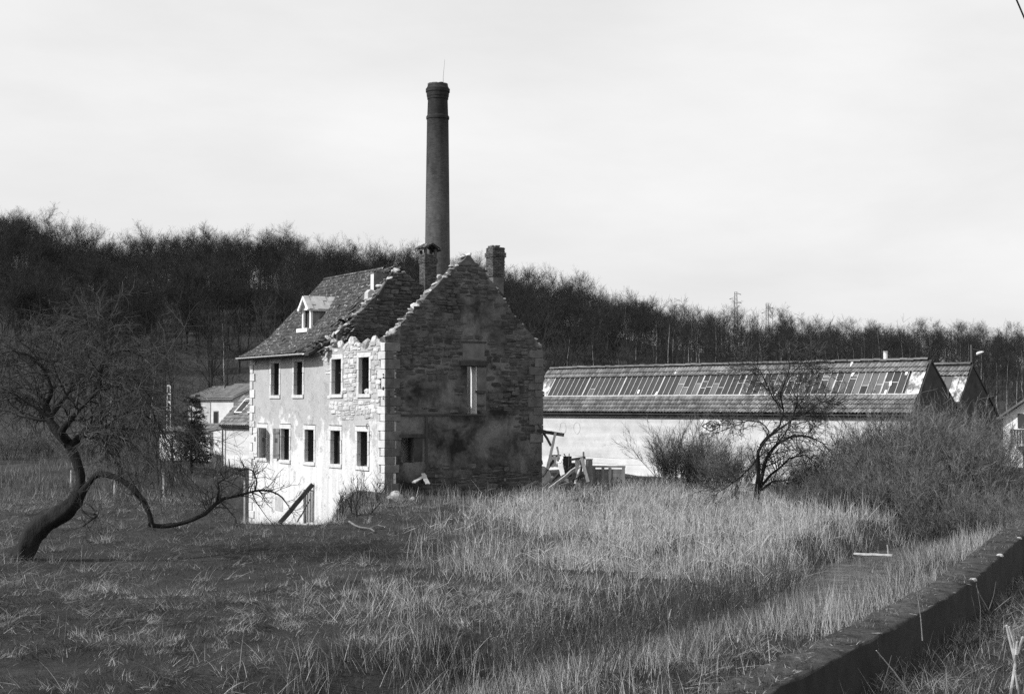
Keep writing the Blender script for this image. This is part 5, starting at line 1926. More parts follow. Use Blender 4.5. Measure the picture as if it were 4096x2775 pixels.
for k in range(6):
    tr, cr = wood_tree(13.0, [1.0, 1.15, .9, 1.05, .8, 1.2][k], False, 100 + k)
    ta, ca = norm_h(tubes(*tr, 7), grown(cr), 13.0)
    a = np_mesh('trunk', *ta, smooth=True)
    a.materials.append(MAT['bark_wood'])
    c = np_mesh('crown', *ca)
    c.materials.append(MAT['twig_wood'])
    protos.append((a, c))
bproto = []
for k in range(4):
    tr, cr = wood_tree(11.5, 1, True, 300 + k)
    ta, ca = norm_h(tubes(*tr, 6), grown(cr), 11.5)
    a = np_mesh('trunk', *ta, smooth=True)
    a.materials.append(MAT['birch'])
    c = np_mesh('crown', *ca)
    c.materials.append(MAT['twig_wood'])
    bproto.append((a, c))
def put_tree(pr, x, y, s, rz, name, label, cat, group, sz=1.0):
    t = thing(name, label, cat, (x, y, float(gz(x, y)) - .15), rz, group)
    t.scale = (s, s, s * sz)
    obj('trunk', pr[0], None, t)
    obj('crown', pr[1], None, t)
ntree = 0
spots = []
# crest row: fixes the skyline
for u in np.arange(-60, 4180, 42):
    uu = u + frng.normal(0, 9)
    Yc = CREST + frng.uniform(-7, 7)
    x = (uu - CX) / F * Yc
    spots.append((x, Yc, 'crest'))
rows = [(224, 56), (212, 60), (199, 64), (186, 70), (173, 78), (159, 88), (145, 100), (131, 112)]
for Yc, du in rows:
    for u in np.arange(-100, 4200, du):
        uu = u + frng.normal(0, du * .3)
        yy_ = Yc + frng.uniform(-5, 5)
        x = (uu - CX) / F * yy_
        spots.append((x, yy_, 'slope'))
LBL = {'crest': ('bare deciduous tree on the skyline of the wooded ridge', 'skyline trees of the wooded ridge'), 'slope': ('bare deciduous tree within the wood on the hillside', 'trees of the hillside wood')}
cnt = {'crest': 0, 'slope': 0}
birch_sp = []
for x, y, kd in spots:
    u = CX + F * x / y
    want = float(np.interp(u, [0, 1800, 2800, 4096], [12.6, 11.2, 9.2, 8.0]))
    s = want / 13.0 * frng.uniform(.80, 1.08)
    if kd == 'crest' and 2860 < u < 3130:
        s *= .72
    if kd == 'slope':
        s = want / 13.0 * frng.uniform(.7, 1.05)
    if u > 2500 and frng.random() < (.45 if kd == 'slope' else .25):
        birch_sp.append((x, y, want))
        continue
    if 1050 < u < 2100 and y < 160 and frng.random() < .8:     # hidden behind the house
        continue
    if kd == 'slope' and cnt['slope'] >= 292:
        continue
    cnt[kd] += 1
    put_tree(protos[int(frng.integers(6))], x, y, s, frng.uniform(0, 6.28), 'woodland_tree', LBL[kd][0], 'tree', LBL[kd][1], frng.uniform(.92, 1.05))
for x, y, want in birch_sp:
    put_tree(bproto[int(frng.integers(4))], x, y, want / 11.5 * frng.uniform(.85, 1.1), frng.uniform(0, 6.28), 'birch_tree', 'slender white-trunked birch in the wood above the shed roof', 'tree', 'birches in the wood')
# a few birches whose trunks show clearly in front of the wood
for u, Yc in ((2240, 118), (2283, 121), (2368, 117), (2484, 123), (2515, 118), (2760, 122), (2785, 118), (2850, 121), (2880, 118), (3050, 121), (3062, 117), (3140, 122), (3250, 119), (3655, 120), (2945, 124), (3370, 123), (440, 124), (610, 122), (905, 121)):
    x = (u - CX) / F * Yc
    put_tree(bproto[int(frng.integers(4))], x, Yc, frng.uniform(.72, 1.0), frng.uniform(0, 6.28), 'birch_tree', 'pale thin birch trunk at the front edge of the wood', 'tree', 'birches along the edge of the wood')

# the mass of the wood behind and between those trees
fw = np.random.default_rng(17)
n_ = 1000
fy = np.concatenate([fw.uniform(125, 226, 350), fw.uniform(226, 275, 650)])
fxx = fw.uniform(-.41, .41, n_) * fy
hgt = np.interp(CX + F * fxx / fy, [0, 1800, 2800, 4096], [11.0, 10.2, 8.4, 7.2]) * fw.uniform(.6, 1.0, n_)
z_ = np.linspace(0, 1, 6)
wob_ = np.cumsum(fw.normal(0, .25, (n_, 6, 2)), axis=1)
FP = np.empty((n_, 6, 3))
FP[:, :, 0] = fxx[:, None] + wob_[:, :, 0] * z_
FP[:, :, 1] = fy[:, None] + wob_[:, :, 1] * z_
FP[:, :, 2] = (gz(fxx, fy) - .2)[:, None] + hgt[:, None] * z_[None] * .85
FR = .10 * (1 - .85 * z_)[None] * np.ones((n_, 1))
F1 = sprout(FP, FR, 13, .22, 1, 2.6, (.7, .2), 4, .12, (0, 0, .14), .5, .022, fw, .35, .3)
F2 = sprout(*F1, 5, .2, 1, 1.15, (.6, .2), 3, .15, (0, 0, .08), .7, .016, fw)
v, f = merge([tubes(FP, FR, 3), tubes(F1[0], F1[1], 2), tubes(F2[0], F2[1], 2)])
tag(obj('hillside_wood', np_mesh('hillside_wood', v, f), MAT['twig_wood']), 'dense bare wood covering the hillside as one grey mass', 'wood', kind='stuff')

# undergrowth of the wood: nobody could count it
def brush_patch(N_, xr, yr, hh, rng, r=.016):
    x = rng.uniform(*xr, N_)
    y = rng.uniform(*yr, N_)
    z = gz(x, y)
    base = np.stack([x, y, z], 1)
    n = 4
    P = np.empty((N_, n, 3))
    P[:, 0] = base
    d = unit(np.stack([rng.normal(0, .3, N_), rng.normal(0, .3, N_), np.ones(N_)], 1))
    hgt = hh * rng.uniform(.5, 1.2, N_)
    for k in range(1, n):
        d = unit(d + rng.normal(0, .2, (N_, 3)))
        P[:, k] = P[:, k - 1] + d * (hgt / (n - 1))[:, None]
    return P, np.linspace(1, .35, n)[None] * r * np.ones((N_, 1))
br = np.random.default_rng(31)
def fan(y0, y1):
    return (-.42 * y1, .42 * y1)
P, R = brush_patch(6500, (-80, 80), (116, 236), 3.2, br, .02)
keep = np.abs(P[:, 0, 0]) < .43 * P[:, 0, 1]
P, R = P[keep], R[keep]
P2, R2_ = sprout(P, R, 5, .25, 1, 1.1, (.6, .2), 3, .2, (0, 0, .05), .8, .013, br)
v, f = merge([tubes(P, R, 2), tubes(P2, R2_, 2)])
o = obj('undergrowth', np_mesh('undergrowth', v, f), MAT['twig_wood'])
tag(o, 'dense bare undergrowth covering the floor of the hillside wood', 'undergrowth', kind='stuff')

# ------------------------------------------------------------------ the old apple tree
ag = np.random.default_rng(12)
ab = at_ground(78, 2232)
AY = float(ab[1])
def ap(u, v, dy=0.0):
    return PY(u, v, AY + dy) - np.array([ab[0], ab[1], ab[2]])
apple = thing('apple_tree', 'old leaning apple tree with arching limb trailing on the grass', 'tree', ab)
pxm = AY / F
T = lambda pts, n: chain([ap(*p[:3]) for p in pts], [p[3] * pxm for p in pts], n)
trunkc = T([(60, 2262, 0, 46), (95, 2215, 0, 41), (130, 2135, 0, 39), (185, 2085, 0, 40), (250, 2050, 0, 37), (292, 2010, 0, 34), (312, 1975, -.05, 27), (322, 1940, 0, 20), (322, 1895, .05, 18), (308, 1845, .1, 18), (290, 1800, .1, 19), (270, 1765, .1, 18)], 34)
limbs = [
    T([(300, 2010, 0, 30), (330, 1965, -.1, 17), (358, 1930, -.2, 14), (384, 1896, -.3, 13), (420, 1895, -.4, 11), (475, 1912, -.5, 12), (530, 1950, -.6, 12), (575, 2005, -.6, 11), (600, 2060, -.6, 9), (606, 2105, -.55, 12)], 26),
    T([(600, 2098, -.55, 9), (640, 2105, -.5, 8.5), (700, 2098, -.4, 8.5), (760, 2082, -.3, 8), (820, 2055, -.2, 7.5), (868, 2010, -.1, 7), (900, 1992, 0, 6), (960, 1980, .1, 5.5), (1030, 1960, .2, 5), (1080, 1962, .3, 4.2), (1125, 1982, .35, 3.2), (1158, 2030, .4, 1.6)], 26),
    T([(868, 2010, -.1, 5), (876, 1960, -.1, 4), (872, 1930, 0, 3.5), (900, 1915, .1, 3), (880, 1890, .1, 2)], 10),
    T([(1020, 1962, .2, 4), (1028, 1925, .2, 3.4), (1012, 1880, .3, 3), (985, 1872, .3, 2.4), (960, 1885, .4, 1.5)], 10),
    T([(275, 1775, .1, 24), (235, 1735, .3, 20), (205, 1700, .4, 17), (190, 1650, .5, 15), (184, 1610, .5, 13), (150, 1590, .7, 10), (90, 1585, 1.0, 7), (20, 1560, 1.3, 5), (-60, 1600, 1.5, 3)], 18),
    T([(285, 1785, .1, 18), (320, 1745, -.2, 14), (355, 1710, -.5, 12), (385, 1715, -.8, 10), (430, 1705, -1.0, 8), (470, 1730, -1.2, 6), (520, 1790, -1.3, 4)], 14),
    T([(270, 1765, .1, 18), (240, 1735, -.2, 16), (262, 1700, -.4, 12), (300, 1660, -.6, 10), (350, 1600, -.8, 8), (400, 1560, -.9, 7), (402, 1510, -.9, 7), (395, 1470, -1.0, 6), (430, 1420, -1.0, 4.5), (500, 1395, -.9, 3.4), (580, 1430, -.8, 2.2)], 20),
    T([(402, 1700, -1.0, 9), (408, 1640, -1.0, 8), (395, 1580, -.9, 7), (400, 1500, -.8, 6), (430, 1400, -.6, 5), (400, 1310, -.4, 3.5), (350, 1280, -.2, 2.5)], 14),
    T([(184, 1620, .5, 10), (210, 1560, .2, 8), (180, 1480, .1, 6), (120, 1420, .0, 5), (40, 1400, -.2, 3.5), (-40, 1440, -.3, 2.5)], 14),
    T([(205, 1660, .4, 10), (260, 1590, .9, 8), (320, 1500, 1.3, 6), (330, 1420, 1.5, 5), (270, 1370, 1.7, 3.5), (200, 1390, 1.9, 2.5)], 14),
    T([(190, 1650, .5, 10), (140, 1560, 1.0, 7), (60, 1480, 1.5, 5), (-20, 1430, 1.8, 4), (-120, 1480, 2.0, 2)], 14),
    T([(400, 1560, -.9, 7), (470, 1540, -1.4, 5), (550, 1560, -1.8, 4), (610, 1640, -2.0, 3), (640, 1730, -2.0, 2)], 14),
    T([(350, 1600, -.8, 7), (420, 1500, -.2, 5), (500, 1490, .3, 4), (570, 1540, .6, 3), (620, 1620, .8, 2)], 14),
    T([(430, 1705, -1.0, 6), (500, 1650, -.6, 5), (570, 1650, -.2, 4), (640, 1710, .1, 3), (690, 1790, .2, 2)], 14),
    T([(330, 2045, -.2, 6), (390, 2060, -.6, 4), (330, 2105, -.9, 3)], 8),
]
lime = [(limbs[0][0], limbs[0][1]), (limbs[1][0], limbs[1][1])]
def gnarl(PR, k, amp, fq):
    v, f = tubes(PR[0], PR[1], k)
    n = len(PR[1][0])
    c = np.repeat(PR[0][0], k, axis=0)
    rr = np.repeat(PR[1][0], k)[:, None]
    h = vnoise(v[:, 0] * fq + v[:, 1] * 3.1, v[:, 2] * fq - v[:, 1] * 2.3, 1.0, 3)[:, None] - .5
    a_ = np.tile(np.arange(k), n)[:, None]
    ridge = .35 * np.sin(a_ * 2 * math.pi / k * 5 + np.repeat(np.arange(n), k)[:, None] * .25)
    return c + (v - c) * (1 + amp * (h * 2.2 + ridge)), f
obj('trunk', np_mesh('trunk', *gnarl(trunkc, 22, .22, 3.0), smooth=True), MAT['bark'], apple)
for P_, R_ in limbs:
    obj('limb', np_mesh('limb', *gnarl((P_, R_), 9, .3, 5.0), smooth=True), MAT['bark'], apple)
lv = []
for i, (P_, R_) in enumerate(limbs):
    crown = 4 <= i <= 13
    if i == 0:
        A = sprout(P_, R_, 16, .3, 1, .5, (.9, .3), 6, .2, (0, 0, .02), .3, .005, ag, .5)
        B = sprout(*A, 4, .2, 1, .22, (.8, .3), 4, .22, (0, 0, 0), .6, .004, ag, .5)
        lv += [(A[0], A[1], 4), (B[0], B[1], 3)]
        continue
    if crown:
        A = sprout(P_, R_, 24, .2, 1, 1.6, (.85, .3), 8, .17, (0, 0, -.05), .55, .010, ag, .5)
        B = sprout(*A, 8, .15, 1, .8, (.7, .3), 6, .18, (0, 0, -.10), .6, .006, ag, .5)
        C_ = sprout(*B, 6, .1, 1, .36, (.7, .3), 3, .2, (0, 0, -.06), .7, .0042, ag, .5)
        lv += [(A[0], A[1], 4), (B[0], B[1], 3), (C_[0], C_[1], 2)]
    else:
        A = sprout(P_, R_, 30 if i == 1 else 14, .3, 1, .75, (.9, .3), 7, .22, (0, 0, .03), .5, .008, ag, .6)
        B = sprout(*A, 6, .15, 1, .32, (.8, .3), 4, .24, (0, 0, 0), .6, .006, ag, .5)
        lv += [(A[0], A[1], 4), (B[0], B[1], 3)]
v, f = grown(lv)
obj('crown', np_mesh('crown', v, f), MAT['twig'], apple)

# ------------------------------------------------------------------ the thorn tree before the shed
hb_ = at_ground(3012, 2035)
HY = float(hb_[1])
def hp(u, v, dy=0.0):
    return PY(u, v, HY + dy) - hb_
thorn = thing('thorn_tree', 'bare many-stemmed thorn tree in front of the pale shed', 'tree', hb_)
hm = HY / F
T2 = lambda pts, n: chain([hp(*p[:3]) for p in pts], [p[3] * hm * .72 for p in pts], n)
hl = [
    T2([(3015, 2050, 0, 15), (3028, 1960, 0, 14), (3035, 1880, 0, 11), (3032, 1800, .1, 8), (3060, 1760, .2, 7), (3110, 1720, .3, 6), (3170, 1680, .4, 5), (3190, 1600, .5, 3.5), (3160, 1540, .6, 2)], 18),
    T2([(3020, 2045, .1, 12), (3040, 1940, .2, 12), (3062, 1840, .3, 10), (3100, 1780, .3, 9), (3160, 1745, .3, 7), (3220, 1740, .3, 5), (3290, 1770, .4, 3), (3330, 1820, .5, 1.8)], 18),
    T2([(3028, 1880, -.1, 8), (3030, 1810, -.3, 6), (3070, 1750, -.5, 6), (3120, 1700, -.6, 5), (3135, 1640, -.7, 4.5), (3120, 1580, -.8, 4), (3150, 1500, -.8, 3.5), (3165, 1450, -.9, 2.5), (3130, 1420, -.9, 1.6)], 18),
    T2([(3030, 1830, 0, 7), (3000, 1870, -.2, 4), (2960, 1910, -.4, 3.4), (2910, 1945, -.5, 2.6), (2870, 1970, -.6, 1.6)], 12),
    T2([(3040, 1780, .1, 5), (3080, 1730, -.1, 4), (3050, 1690, -.2, 3.6), (2990, 1680, -.3, 3), (2950, 1700, -.4, 2), (2900, 1690, -.4, 1.2)], 12),
    T2([(3040, 1950, .2, 8), (3080, 1900, .4, 7), (3120, 1870, .5, 6), (3160, 1830, .6, 5), (3220, 1820, .8, 3.5), (3280, 1860, .9, 2)], 14),
    T2([(3045, 1960, .3, 7), (3090, 1925, .5, 6), (3130, 1920, .7, 4), (3190, 1960, .8, 2.5)], 10),
    T2([(3135, 1640, -.7, 4), (3090, 1590, -.9, 3.4), (3060, 1520, -1.0, 3), (3040, 1480, -1.0, 2.4), (3000, 1460, -1.0, 1.6)], 12),
    T2([(3150, 1520, -.8, 3.4), (3190, 1470, -.6, 2.8), (3240, 1455, -.5, 2), (3290, 1470, -.4, 1.2)], 10),
    T2([(3170, 1680, .4, 4), (3240, 1640, .6, 3.4), (3290, 1600, .8, 2.6), (3340, 1620, 1.0, 1.6)], 10),
    T2([(3110, 1775, .3, 5), (3150, 1720, .6, 4), (3180, 1640, .9, 3), (3230, 1570, 1.1, 2)], 10),
]
hrng = np.random.default_rng(41)
for k, (P_, R_) in enumerate(hl):
    obj('stem', np_mesh('stem', *tubes(P_, R_, 7), smooth=True), MAT['bark'], thorn)
lv = []
for P_, R_ in hl:
    A = sprout(P_, R_, 22, .25, 1, 1.05, (.9, .3), 7, .17, (0, 0, .01), .5, .013, hrng, .5)
    B = sprout(*A, 7, .15, 1, .5, (.8, .3), 5, .2, (0, 0, 0), .6, .0095, hrng, .5)
    C_ = sprout(*B, 4, .1, 1, .22, (.8, .3), 3, .2, (0, 0, 0), .7, .008, hrng, .5)
    lv += [(A[0], A[1], 3), (B[0], B[1], 3), (C_[0], C_[1], 2)]
obj('crown', np_mesh('crown', *grown(lv)), MAT['twig'], thorn)

# ------------------------------------------------------------------ thicket shrubs
def shrub(hh, wd, stems, seed, fine=1.0):
    rng = np.random.default_rng(seed)
    a = rng.uniform(0, 6.28, stems)
    r = np.sqrt(rng.uniform(0, 1, stems)) * wd * .32
    base = np.stack([r * np.cos(a), r * np.sin(a), np.full(stems, -.1)], 1)
    n = 8
    P = np.empty((stems, n, 3))
    P[:, 0] = base
    d = unit(np.stack([np.cos(a) * rng.uniform(.05, .6, stems), np.sin(a) * rng.uniform(.05, .6, stems), np.ones(stems)], 1))
    Ln = hh * rng.uniform(.5, 1.12, stems)
    for k in range(1, n):
        d = unit(d + rng.normal(0, .09, (stems, 3)) + np.array([0, 0, .02]))
        P[:, k] = P[:, k - 1] + d * (Ln / (n - 1))[:, None]
    R = np.linspace(1, .25, n)[None] * rng.uniform(.012, .03, stems)[:, None]
    B = sprout(P, R, 12, .15, 1, hh * .33, (.5, .2), 6, .13, (0, 0, .07), .65, .009, rng, .6)
    C_ = sprout(*B, int(6 * fine), .12, 1, hh * .15, (.5, .25), 4, .16, (0, 0, .05), .75, .0075, rng, .6)
    D = sprout(*C_, 2, .1, 1, hh * .07, (.6, .25), 3, .2, (0, 0, .02), .8, .0048, rng, .5)
    return (P, R), [(B[0], B[1], 3), (C_[0], C_[1], 2), (D[0], D[1], 2)]
MAT['twig_red'] = simple('thicket_twigs', .13, .4, 1.2, .9, piece=.7)
sproto = []
for k, (hh, wd, st_) in enumerate(((3.6, 3.2, 26), (4.2, 3.4, 28), (3.0, 3.0, 26), (3.3, 3.6, 27), (4.0, 1.8, 8))):
    (P_, R_), lv = shrub(hh, wd, st_, 500 + k)
    a = np_mesh('stems', *tubes(P_, R_, 5), smooth=True)
    a.materials.append(MAT['twig'])
    c = np_mesh('twigs', *grown(lv))
    c.materials.append(MAT['twig_red'])
    sproto.append((a, c))
def put_shrub(k, u, v, s, label, sz=1.0, group=None, loc=None):
    p = at_ground(u, v) if loc is None else np.array([loc[0], loc[1], float(gz(*loc))])
    t = thing('shrub', label, 'shrub', p, hrng.uniform(0, 6.28), group)
    t.scale = (s, s, s * sz)
    obj('stems', sproto[k][0], None, t)['kind'] = 'stuff'
    obj('twigs', sproto[k][1], None, t)['kind'] = 'stuff'
put_shrub(3, 2735, 1955, .92, 'dense bare shrub just right of the leaning fence post', 1.0)
put_shrub(3, 2885, 1965, .60, 'bare twiggy shrub below the diamond sign', .95)
put_shrub(3, 2790, 1945, .66, 'smaller bare shrub standing behind the sign-side shrub', .95)
put_shrub(2, 2715, 1948, .80, 'low bushy shrub beside the leaning fence post, behind the taller one', .95)
put_shrub(2, 2850, 1960, .72, 'low bushy shrub between the diamond sign and the thorn tree', .95)
put_shrub(2, 2940, 1965, .68, 'bushy shrub at the left foot of the thorn tree', .95)
GT = 'shrubs of the dense thicket'
LT = 'tall bare shrub in the dense thicket before the shed end'
SH = (3.6, 4.2, 3.0, 3.3, 4.0)
def thick_top(u):
    return float(np.interp(u, [3100, 3250, 3350, 3450, 3550, 3650, 3800, 3900, 3960, 4000, 4060, 4120], [1.6, 1.9, 2.3, 2.9, 3.4, 3.8, 3.95, 3.8, 3.2, 2.2, 1.7, 1.6]))
for u, Yc, k, q_ in ((3150, 61, 3, 1), (3220, 62, 3, 1.1), (3290, 60, 3, 1.05), (3360, 62, 3, 1.1), (3430, 60, 3, 1.05), (3500, 62, 0, .95), (3560, 58, 3, 1.05), (3610, 62, 0, 1), (3670, 57, 1, 1), (3730, 61, 0, 1), (3790, 57, 1, 1), (3850, 61, 0, 1), (3905, 57, 1, 1), (3955, 60, 0, 1), (4010, 56, 1, 1), (4070, 58, 0, 1), (3420, 54, 2, .75), (3520, 55, 2, .8), (3590, 52, 2, .7), (3680, 53, 2, .75), (3750, 50, 2, .65), (3830, 52, 2, .7), (3890, 49, 2, .6), (3960, 48, 2, .7), (4030, 46, 2, .85), (4095, 44, 2, .85), (3300, 55, 2, .7), (3190, 56, 2, .75), (3480, 57, 4, 1.35), (3600, 56, 4, 1.2), (3700, 55, 4, 1.15), (3770, 60, 4, 1.14), (3860, 54, 4, 1.1), (3940, 55, 4, 1.12), (3340, 57, 4, 1.4), (3250, 58, 4, 1.3), (3540, 61, 4, 1.2)):
    s = thick_top(u) * q_ * Yc / 60 / (SH[k] * 1.12)
    put_shrub(k, 0, 0, s, LT, hrng.uniform(.95, 1.05), GT, ((u - CX) / F * Yc, Yc))
# thin shrubs growing at the foot of the limewashed wall
def sprig(u, v, hh, label, seed, Y=None):
    rng = np.random.default_rng(seed)
    p = at_ground(u, v) if Y is None else PY(u, v, Y)
    (P_, R_), lv = shrub(hh, hh * .9, 6, seed, .34)
    t = thing('thin_shrub', label, 'shrub', p)
    obj('stems', np_mesh('stems', *tubes(P_, R_ * .7, 5), smooth=True), MAT['bark'], t)
    obj('twigs', np_mesh('twigs', *grown(lv[:2])), MAT['twig'], t)['kind'] = 'stuff'
sprig(1440, 2055, 1.5, 'sparse leafless shrub on the bank below the limewashed wall', 61)
sprig(1372, 2070, 1.1, 'low leafless sprig on the bank beside the old gate', 62)
sprig(1490, 2020, 1.3, 'leafless shrub near the house corner on the knoll', 63)

# ------------------------------------------------------------------ the fir
fp = at_ground(768, 1872)
fp = np.array([fp[0], min(fp[1], 84.0), 0])
fx = (768 - CX) / F * fp[1]
fz = float(gz(fx, fp[1]))
fhgt = float(PY(768, 1585, fp[1])[2]) - fz
fir = thing('fir_tree', 'dark bushy fir tree in front of the pale houses', 'tree', (fx, fp[1], fz))
rng = np.random.default_rng(8)
zz = np.linspace(0, 1, 9)
tP = np.stack([zz * 0, zz * 0, zz * fhgt], 1)[None]
tR = (.11 * (1 - zz * .93))[None]
obj('trunk', np_mesh('trunk', *tubes(tP, tR, 7), smooth=True), MAT['bark'], fir)
A = sprout(tP, tR, 92, .10, .99, 1.75, (1.45, .12), 7, .06, (0, 0, -.04), .3, .012, rng, .25, .80)
A = (A[0], np.maximum(A[1], .008))
B = sprout(*A, 11, .15, 1, .46, (.75, .15), 4, .08, (0, 0, -.03), .6, .006, rng, .3, .4)
C_ = sprout(*B, 16, .0, 1, .10, (.8, .2), 2, .05, (0, 0, .02), .8, .010, rng, .3)
C2 = sprout(*A, 40, .1, 1, .13, (.9, .2), 2, .05, (0, 0, .02), .8, .011, rng, .3)
obj('crown', np_mesh('crown', *grown([(A[0], A[1], 4), (B[0], B[1], 2), (C_[0], C_[1], 2), (C2[0], C2[1], 2)])), MAT['needle'], fir)
# hedge shrubs behind the apple tree along the far field edge
for u, Yc, s in ((40, 92, .8), (170, 95, .75), (330, 93, .8), (120, 104, .9), (420, 104, .9)):
    put_shrub(int(hrng.integers(3)), 0, 0, s, 'dark hedge shrub at the far edge of the left meadow', .8, 'hedge shrubs of the left meadow', ((u - CX) / F * Yc, Yc))
# ------------------------------------------------------------------ grasses
gr_ = np.random.default_rng(55)
def inside(x, y, poly):
    r = np.zeros(len(x), bool)
    j = len(poly) - 1
    for i in range(len(poly)):
        xi, yi = poly[i]
        xj, yj = poly[j]
        c = ((yi > y) != (yj > y)) & (x < (xj - xi) * (y - yi) / (yj - yi + 1e-12) + xi)
        r ^= c
        j = i
    return r
def wpoly(px):
    return [tuple(PG(u, v, 0.0)[:2]) for u, v in px]
def house_mask(x, y, m=.2):
    qx, qy = x - C0[0], y - C0[1]
    s = qx * HS[0] + qy * HS[1]
    t = qx * HT[0] + qy * HT[1]
    a = (s > -m) & (s < HW + m) & (t > -m) & (t < HL + m)
    qx, qy = x - SH0[0], y - SH0[1]
    s = qx * SD[0] + qy * SD[1]
    t = qx * SW[0] + qy * SW[1]
    return a | ((s > -m) & (s < SHED_L + m) & (t > .2) & (t < 10))
def field(N_, x0, x1, y0, y1):
    x = gr_.uniform(x0, x1, N_)
    y = gr_.uniform(y0, y1, N_)
    k = (np.abs(x) < .40 * y + 1.5) & ~house_mask(x, y)
    return x[k], y[k]
WPL = WALL_PL[::4]
def blades(x, y, h, w_, lean, curve, n, val, z=None, tipw=.15, dirx=None):
    N_ = len(x)
    z = gz(x, y) - .02 if z is None else z
    a = gr_.uniform(0, 6.28, N_) if dirx is None else dirx
    ln = np.abs(gr_.normal(0, lean, N_)) if np.ndim(lean) == 0 else lean
    d = np.stack([np.cos(a) * np.sin(ln), np.sin(a) * np.sin(ln), np.cos(ln)], 1)
    hor = np.stack([np.cos(a), np.sin(a), -np.ones(N_) * .6], 1)
    P = np.empty((N_, n, 3))
    P[:, 0] = np.stack([x, y, z], 1)
    for k in range(1, n):
        d = unit(d + hor * curve * (k / n))
        P[:, k] = P[:, k - 1] + d * (h / (n - 1))[:, None]
    R = np.linspace(1, tipw, n)[None] * (w_ / 2 * np.ones(N_))[:, None]
    v, f = tubes(P, R, 2, gr_)
    return v, f, np.repeat(val, n * 2)
def stuff(name, label, cat, sets):
    v, f = merge([(a, b) for a, b, c in sets])
    o = obj(name, np_mesh(name, v, f, val=np.concatenate([c for a, b, c in sets])), MAT['grass'])
    tag(o, label, cat, kind='stuff')
    return o
dS = lambda x, y: poly_dist(x, y, STREAM)
# -- short meadow turf
x, y = field(430000, -28, 34, 15, 72)
x2, y2_ = field(230000, -13, 13, 14.5, 32)
x, y = np.concatenate([x, x2]), np.concatenate([y, y2_])
d, sd_ = dS(x, y)
dw, sw_ = poly_dist(x, y, WPL)
k = (d > 1.15) & (dw > .42)
x, y, d, sd_, dw, sw_ = x[k], y[k], d[k], sd_[k], dw[k], sw_[k]
patch = vnoise(x, y, .22, 4)
tuft = vnoise(x, y, 1.5, 3)
hay = vnoise(x + 17, y + 5, 2.6, 3)
keep = gr_.random(len(x)) < np.clip((tuft - .24) * 3.2, .2, 1)
x, y, patch, tuft, hay, d = x[keep], y[keep], patch[keep], tuft[keep], hay[keep], d[keep]
bias = .12 * (d < 7) + .07 * sstep(x, -4, 8) - .035
pdry = np.clip((hay - .53 + (patch - .5) * .5 + bias) * 4.5, .015, .85)
dry = gr_.random(len(x)) < pdry
val = np.where(dry, gr_.uniform(.14, .45, len(x)), gr_.uniform(.025, .085, len(x)) * (.6 + .8 * patch))
h = gr_.uniform(.05, .17, len(x)) * (.3 + 1.3 * tuft) * np.where(dry, 1.25, 1.0)
ori = vnoise(x, y, 1.1, 2) * 14 + gr_.normal(0, .7, len(x))
k = y < 31
w_ = gr_.uniform(.006, .014, len(x)) * np.interp(y, [18, 40], [.6, 1.0])
le = gr_.uniform(.2, 1.25, len(x))
turf = [blades(x[m_], y[m_], h[m_], w_[m_], le[m_], .32, n_, val[m_], dirx=ori[m_]) for m_, n_ in ((k, 3), (~k, 2))]
stuff('meadow_grass', 'short dark winter meadow grass matted with dry straw', 'grass', turf)
# -- straw beaten flat in swathes, and scattered dead stems
cx_, cy_ = field(5200, -26, 34, 16, 68)
pt = vnoise(cx_ + 31, cy_, .33, 4)
dd, _s = dS(cx_, cy_)
dw_, _s = poly_dist(cx_, cy_, WPL)
k = (dd > 1.2) & (dw_ > .6) & (gr_.random(len(cx_)) < np.clip((pt - .42) * 4.0 + .3 * (dd < 6), .04, 1))
cx_, cy_ = cx_[k], cy_[k]
per = 22
x = np.repeat(cx_, per) + gr_.normal(0, .16, len(cx_) * per)
y = np.repeat(cy_, per) + gr_.normal(0, .16, len(cx_) * per)
ori = np.repeat(gr_.uniform(0, 6.28, len(cx_)), per) + gr_.normal(0, .55, len(x))
tone = np.repeat(gr_.uniform(.5, 1.2, len(cx_)), per)
flat = blades(x, y, gr_.gamma(2.5, .09, len(x)) + .05, gr_.uniform(.004, .009, len(x)), gr_.uniform(.6, 1.45, len(x)), .2, 4, gr_.uniform(.10, .36, len(x)) * tone, z=gz(x, y) + gr_.uniform(0, .08, len(x)), dirx=ori)
x, y = field(4200, -26, 30, 17, 66)
d, sd_ = dS(x, y)
pt = vnoise(x + 71, y + 9, .25, 3)
k = (d > 1.3) & (gr_.random(len(x)) < np.clip((pt - .42) * 4, .06, 1))
x, y = x[k], y[k]
stems = blades(x, y, gr_.uniform(.25, .8, len(x)), gr_.uniform(.005, .009, len(x)), .3, .05, 3, gr_.choice([.05, .08, .2, .35], len(x)))
stuff('dead_stems', 'beaten-down straw and dead stems on the meadow', 'straw', [flat, stems])
# -- tussocks
cx_, cy_ = field(1500, -24, 24, 17, 62)
pt = vnoise(cx_ + 11, cy_ + 3, .2, 3) + .25 * (poly_dist(cx_, cy_, STREAM)[0] < 5)
k = (gr_.random(len(cx_)) < np.clip((pt - .40) * 4, .05, 1)) & (dS(cx_, cy_)[0] > 1.6)
cx_, cy_ = cx_[k], cy_[k]
per = 38
x = np.repeat(cx_, per) + gr_.normal(0, .13, len(cx_) * per)
y = np.repeat(cy_, per) + gr_.normal(0, .13, len(cx_) * per)
tus = blades(x, y, gr_.uniform(.2, .5, len(x)), gr_.uniform(.005, .010, len(x)), .8, .32, 5, np.repeat(gr_.choice([.10, .22, .38], len(cx_)), per) * gr_.uniform(.6, 1.3, len(x)))
stuff('grass_tussocks', 'drooping dry grass tussocks dotted over the meadow', 'grass', [tus])
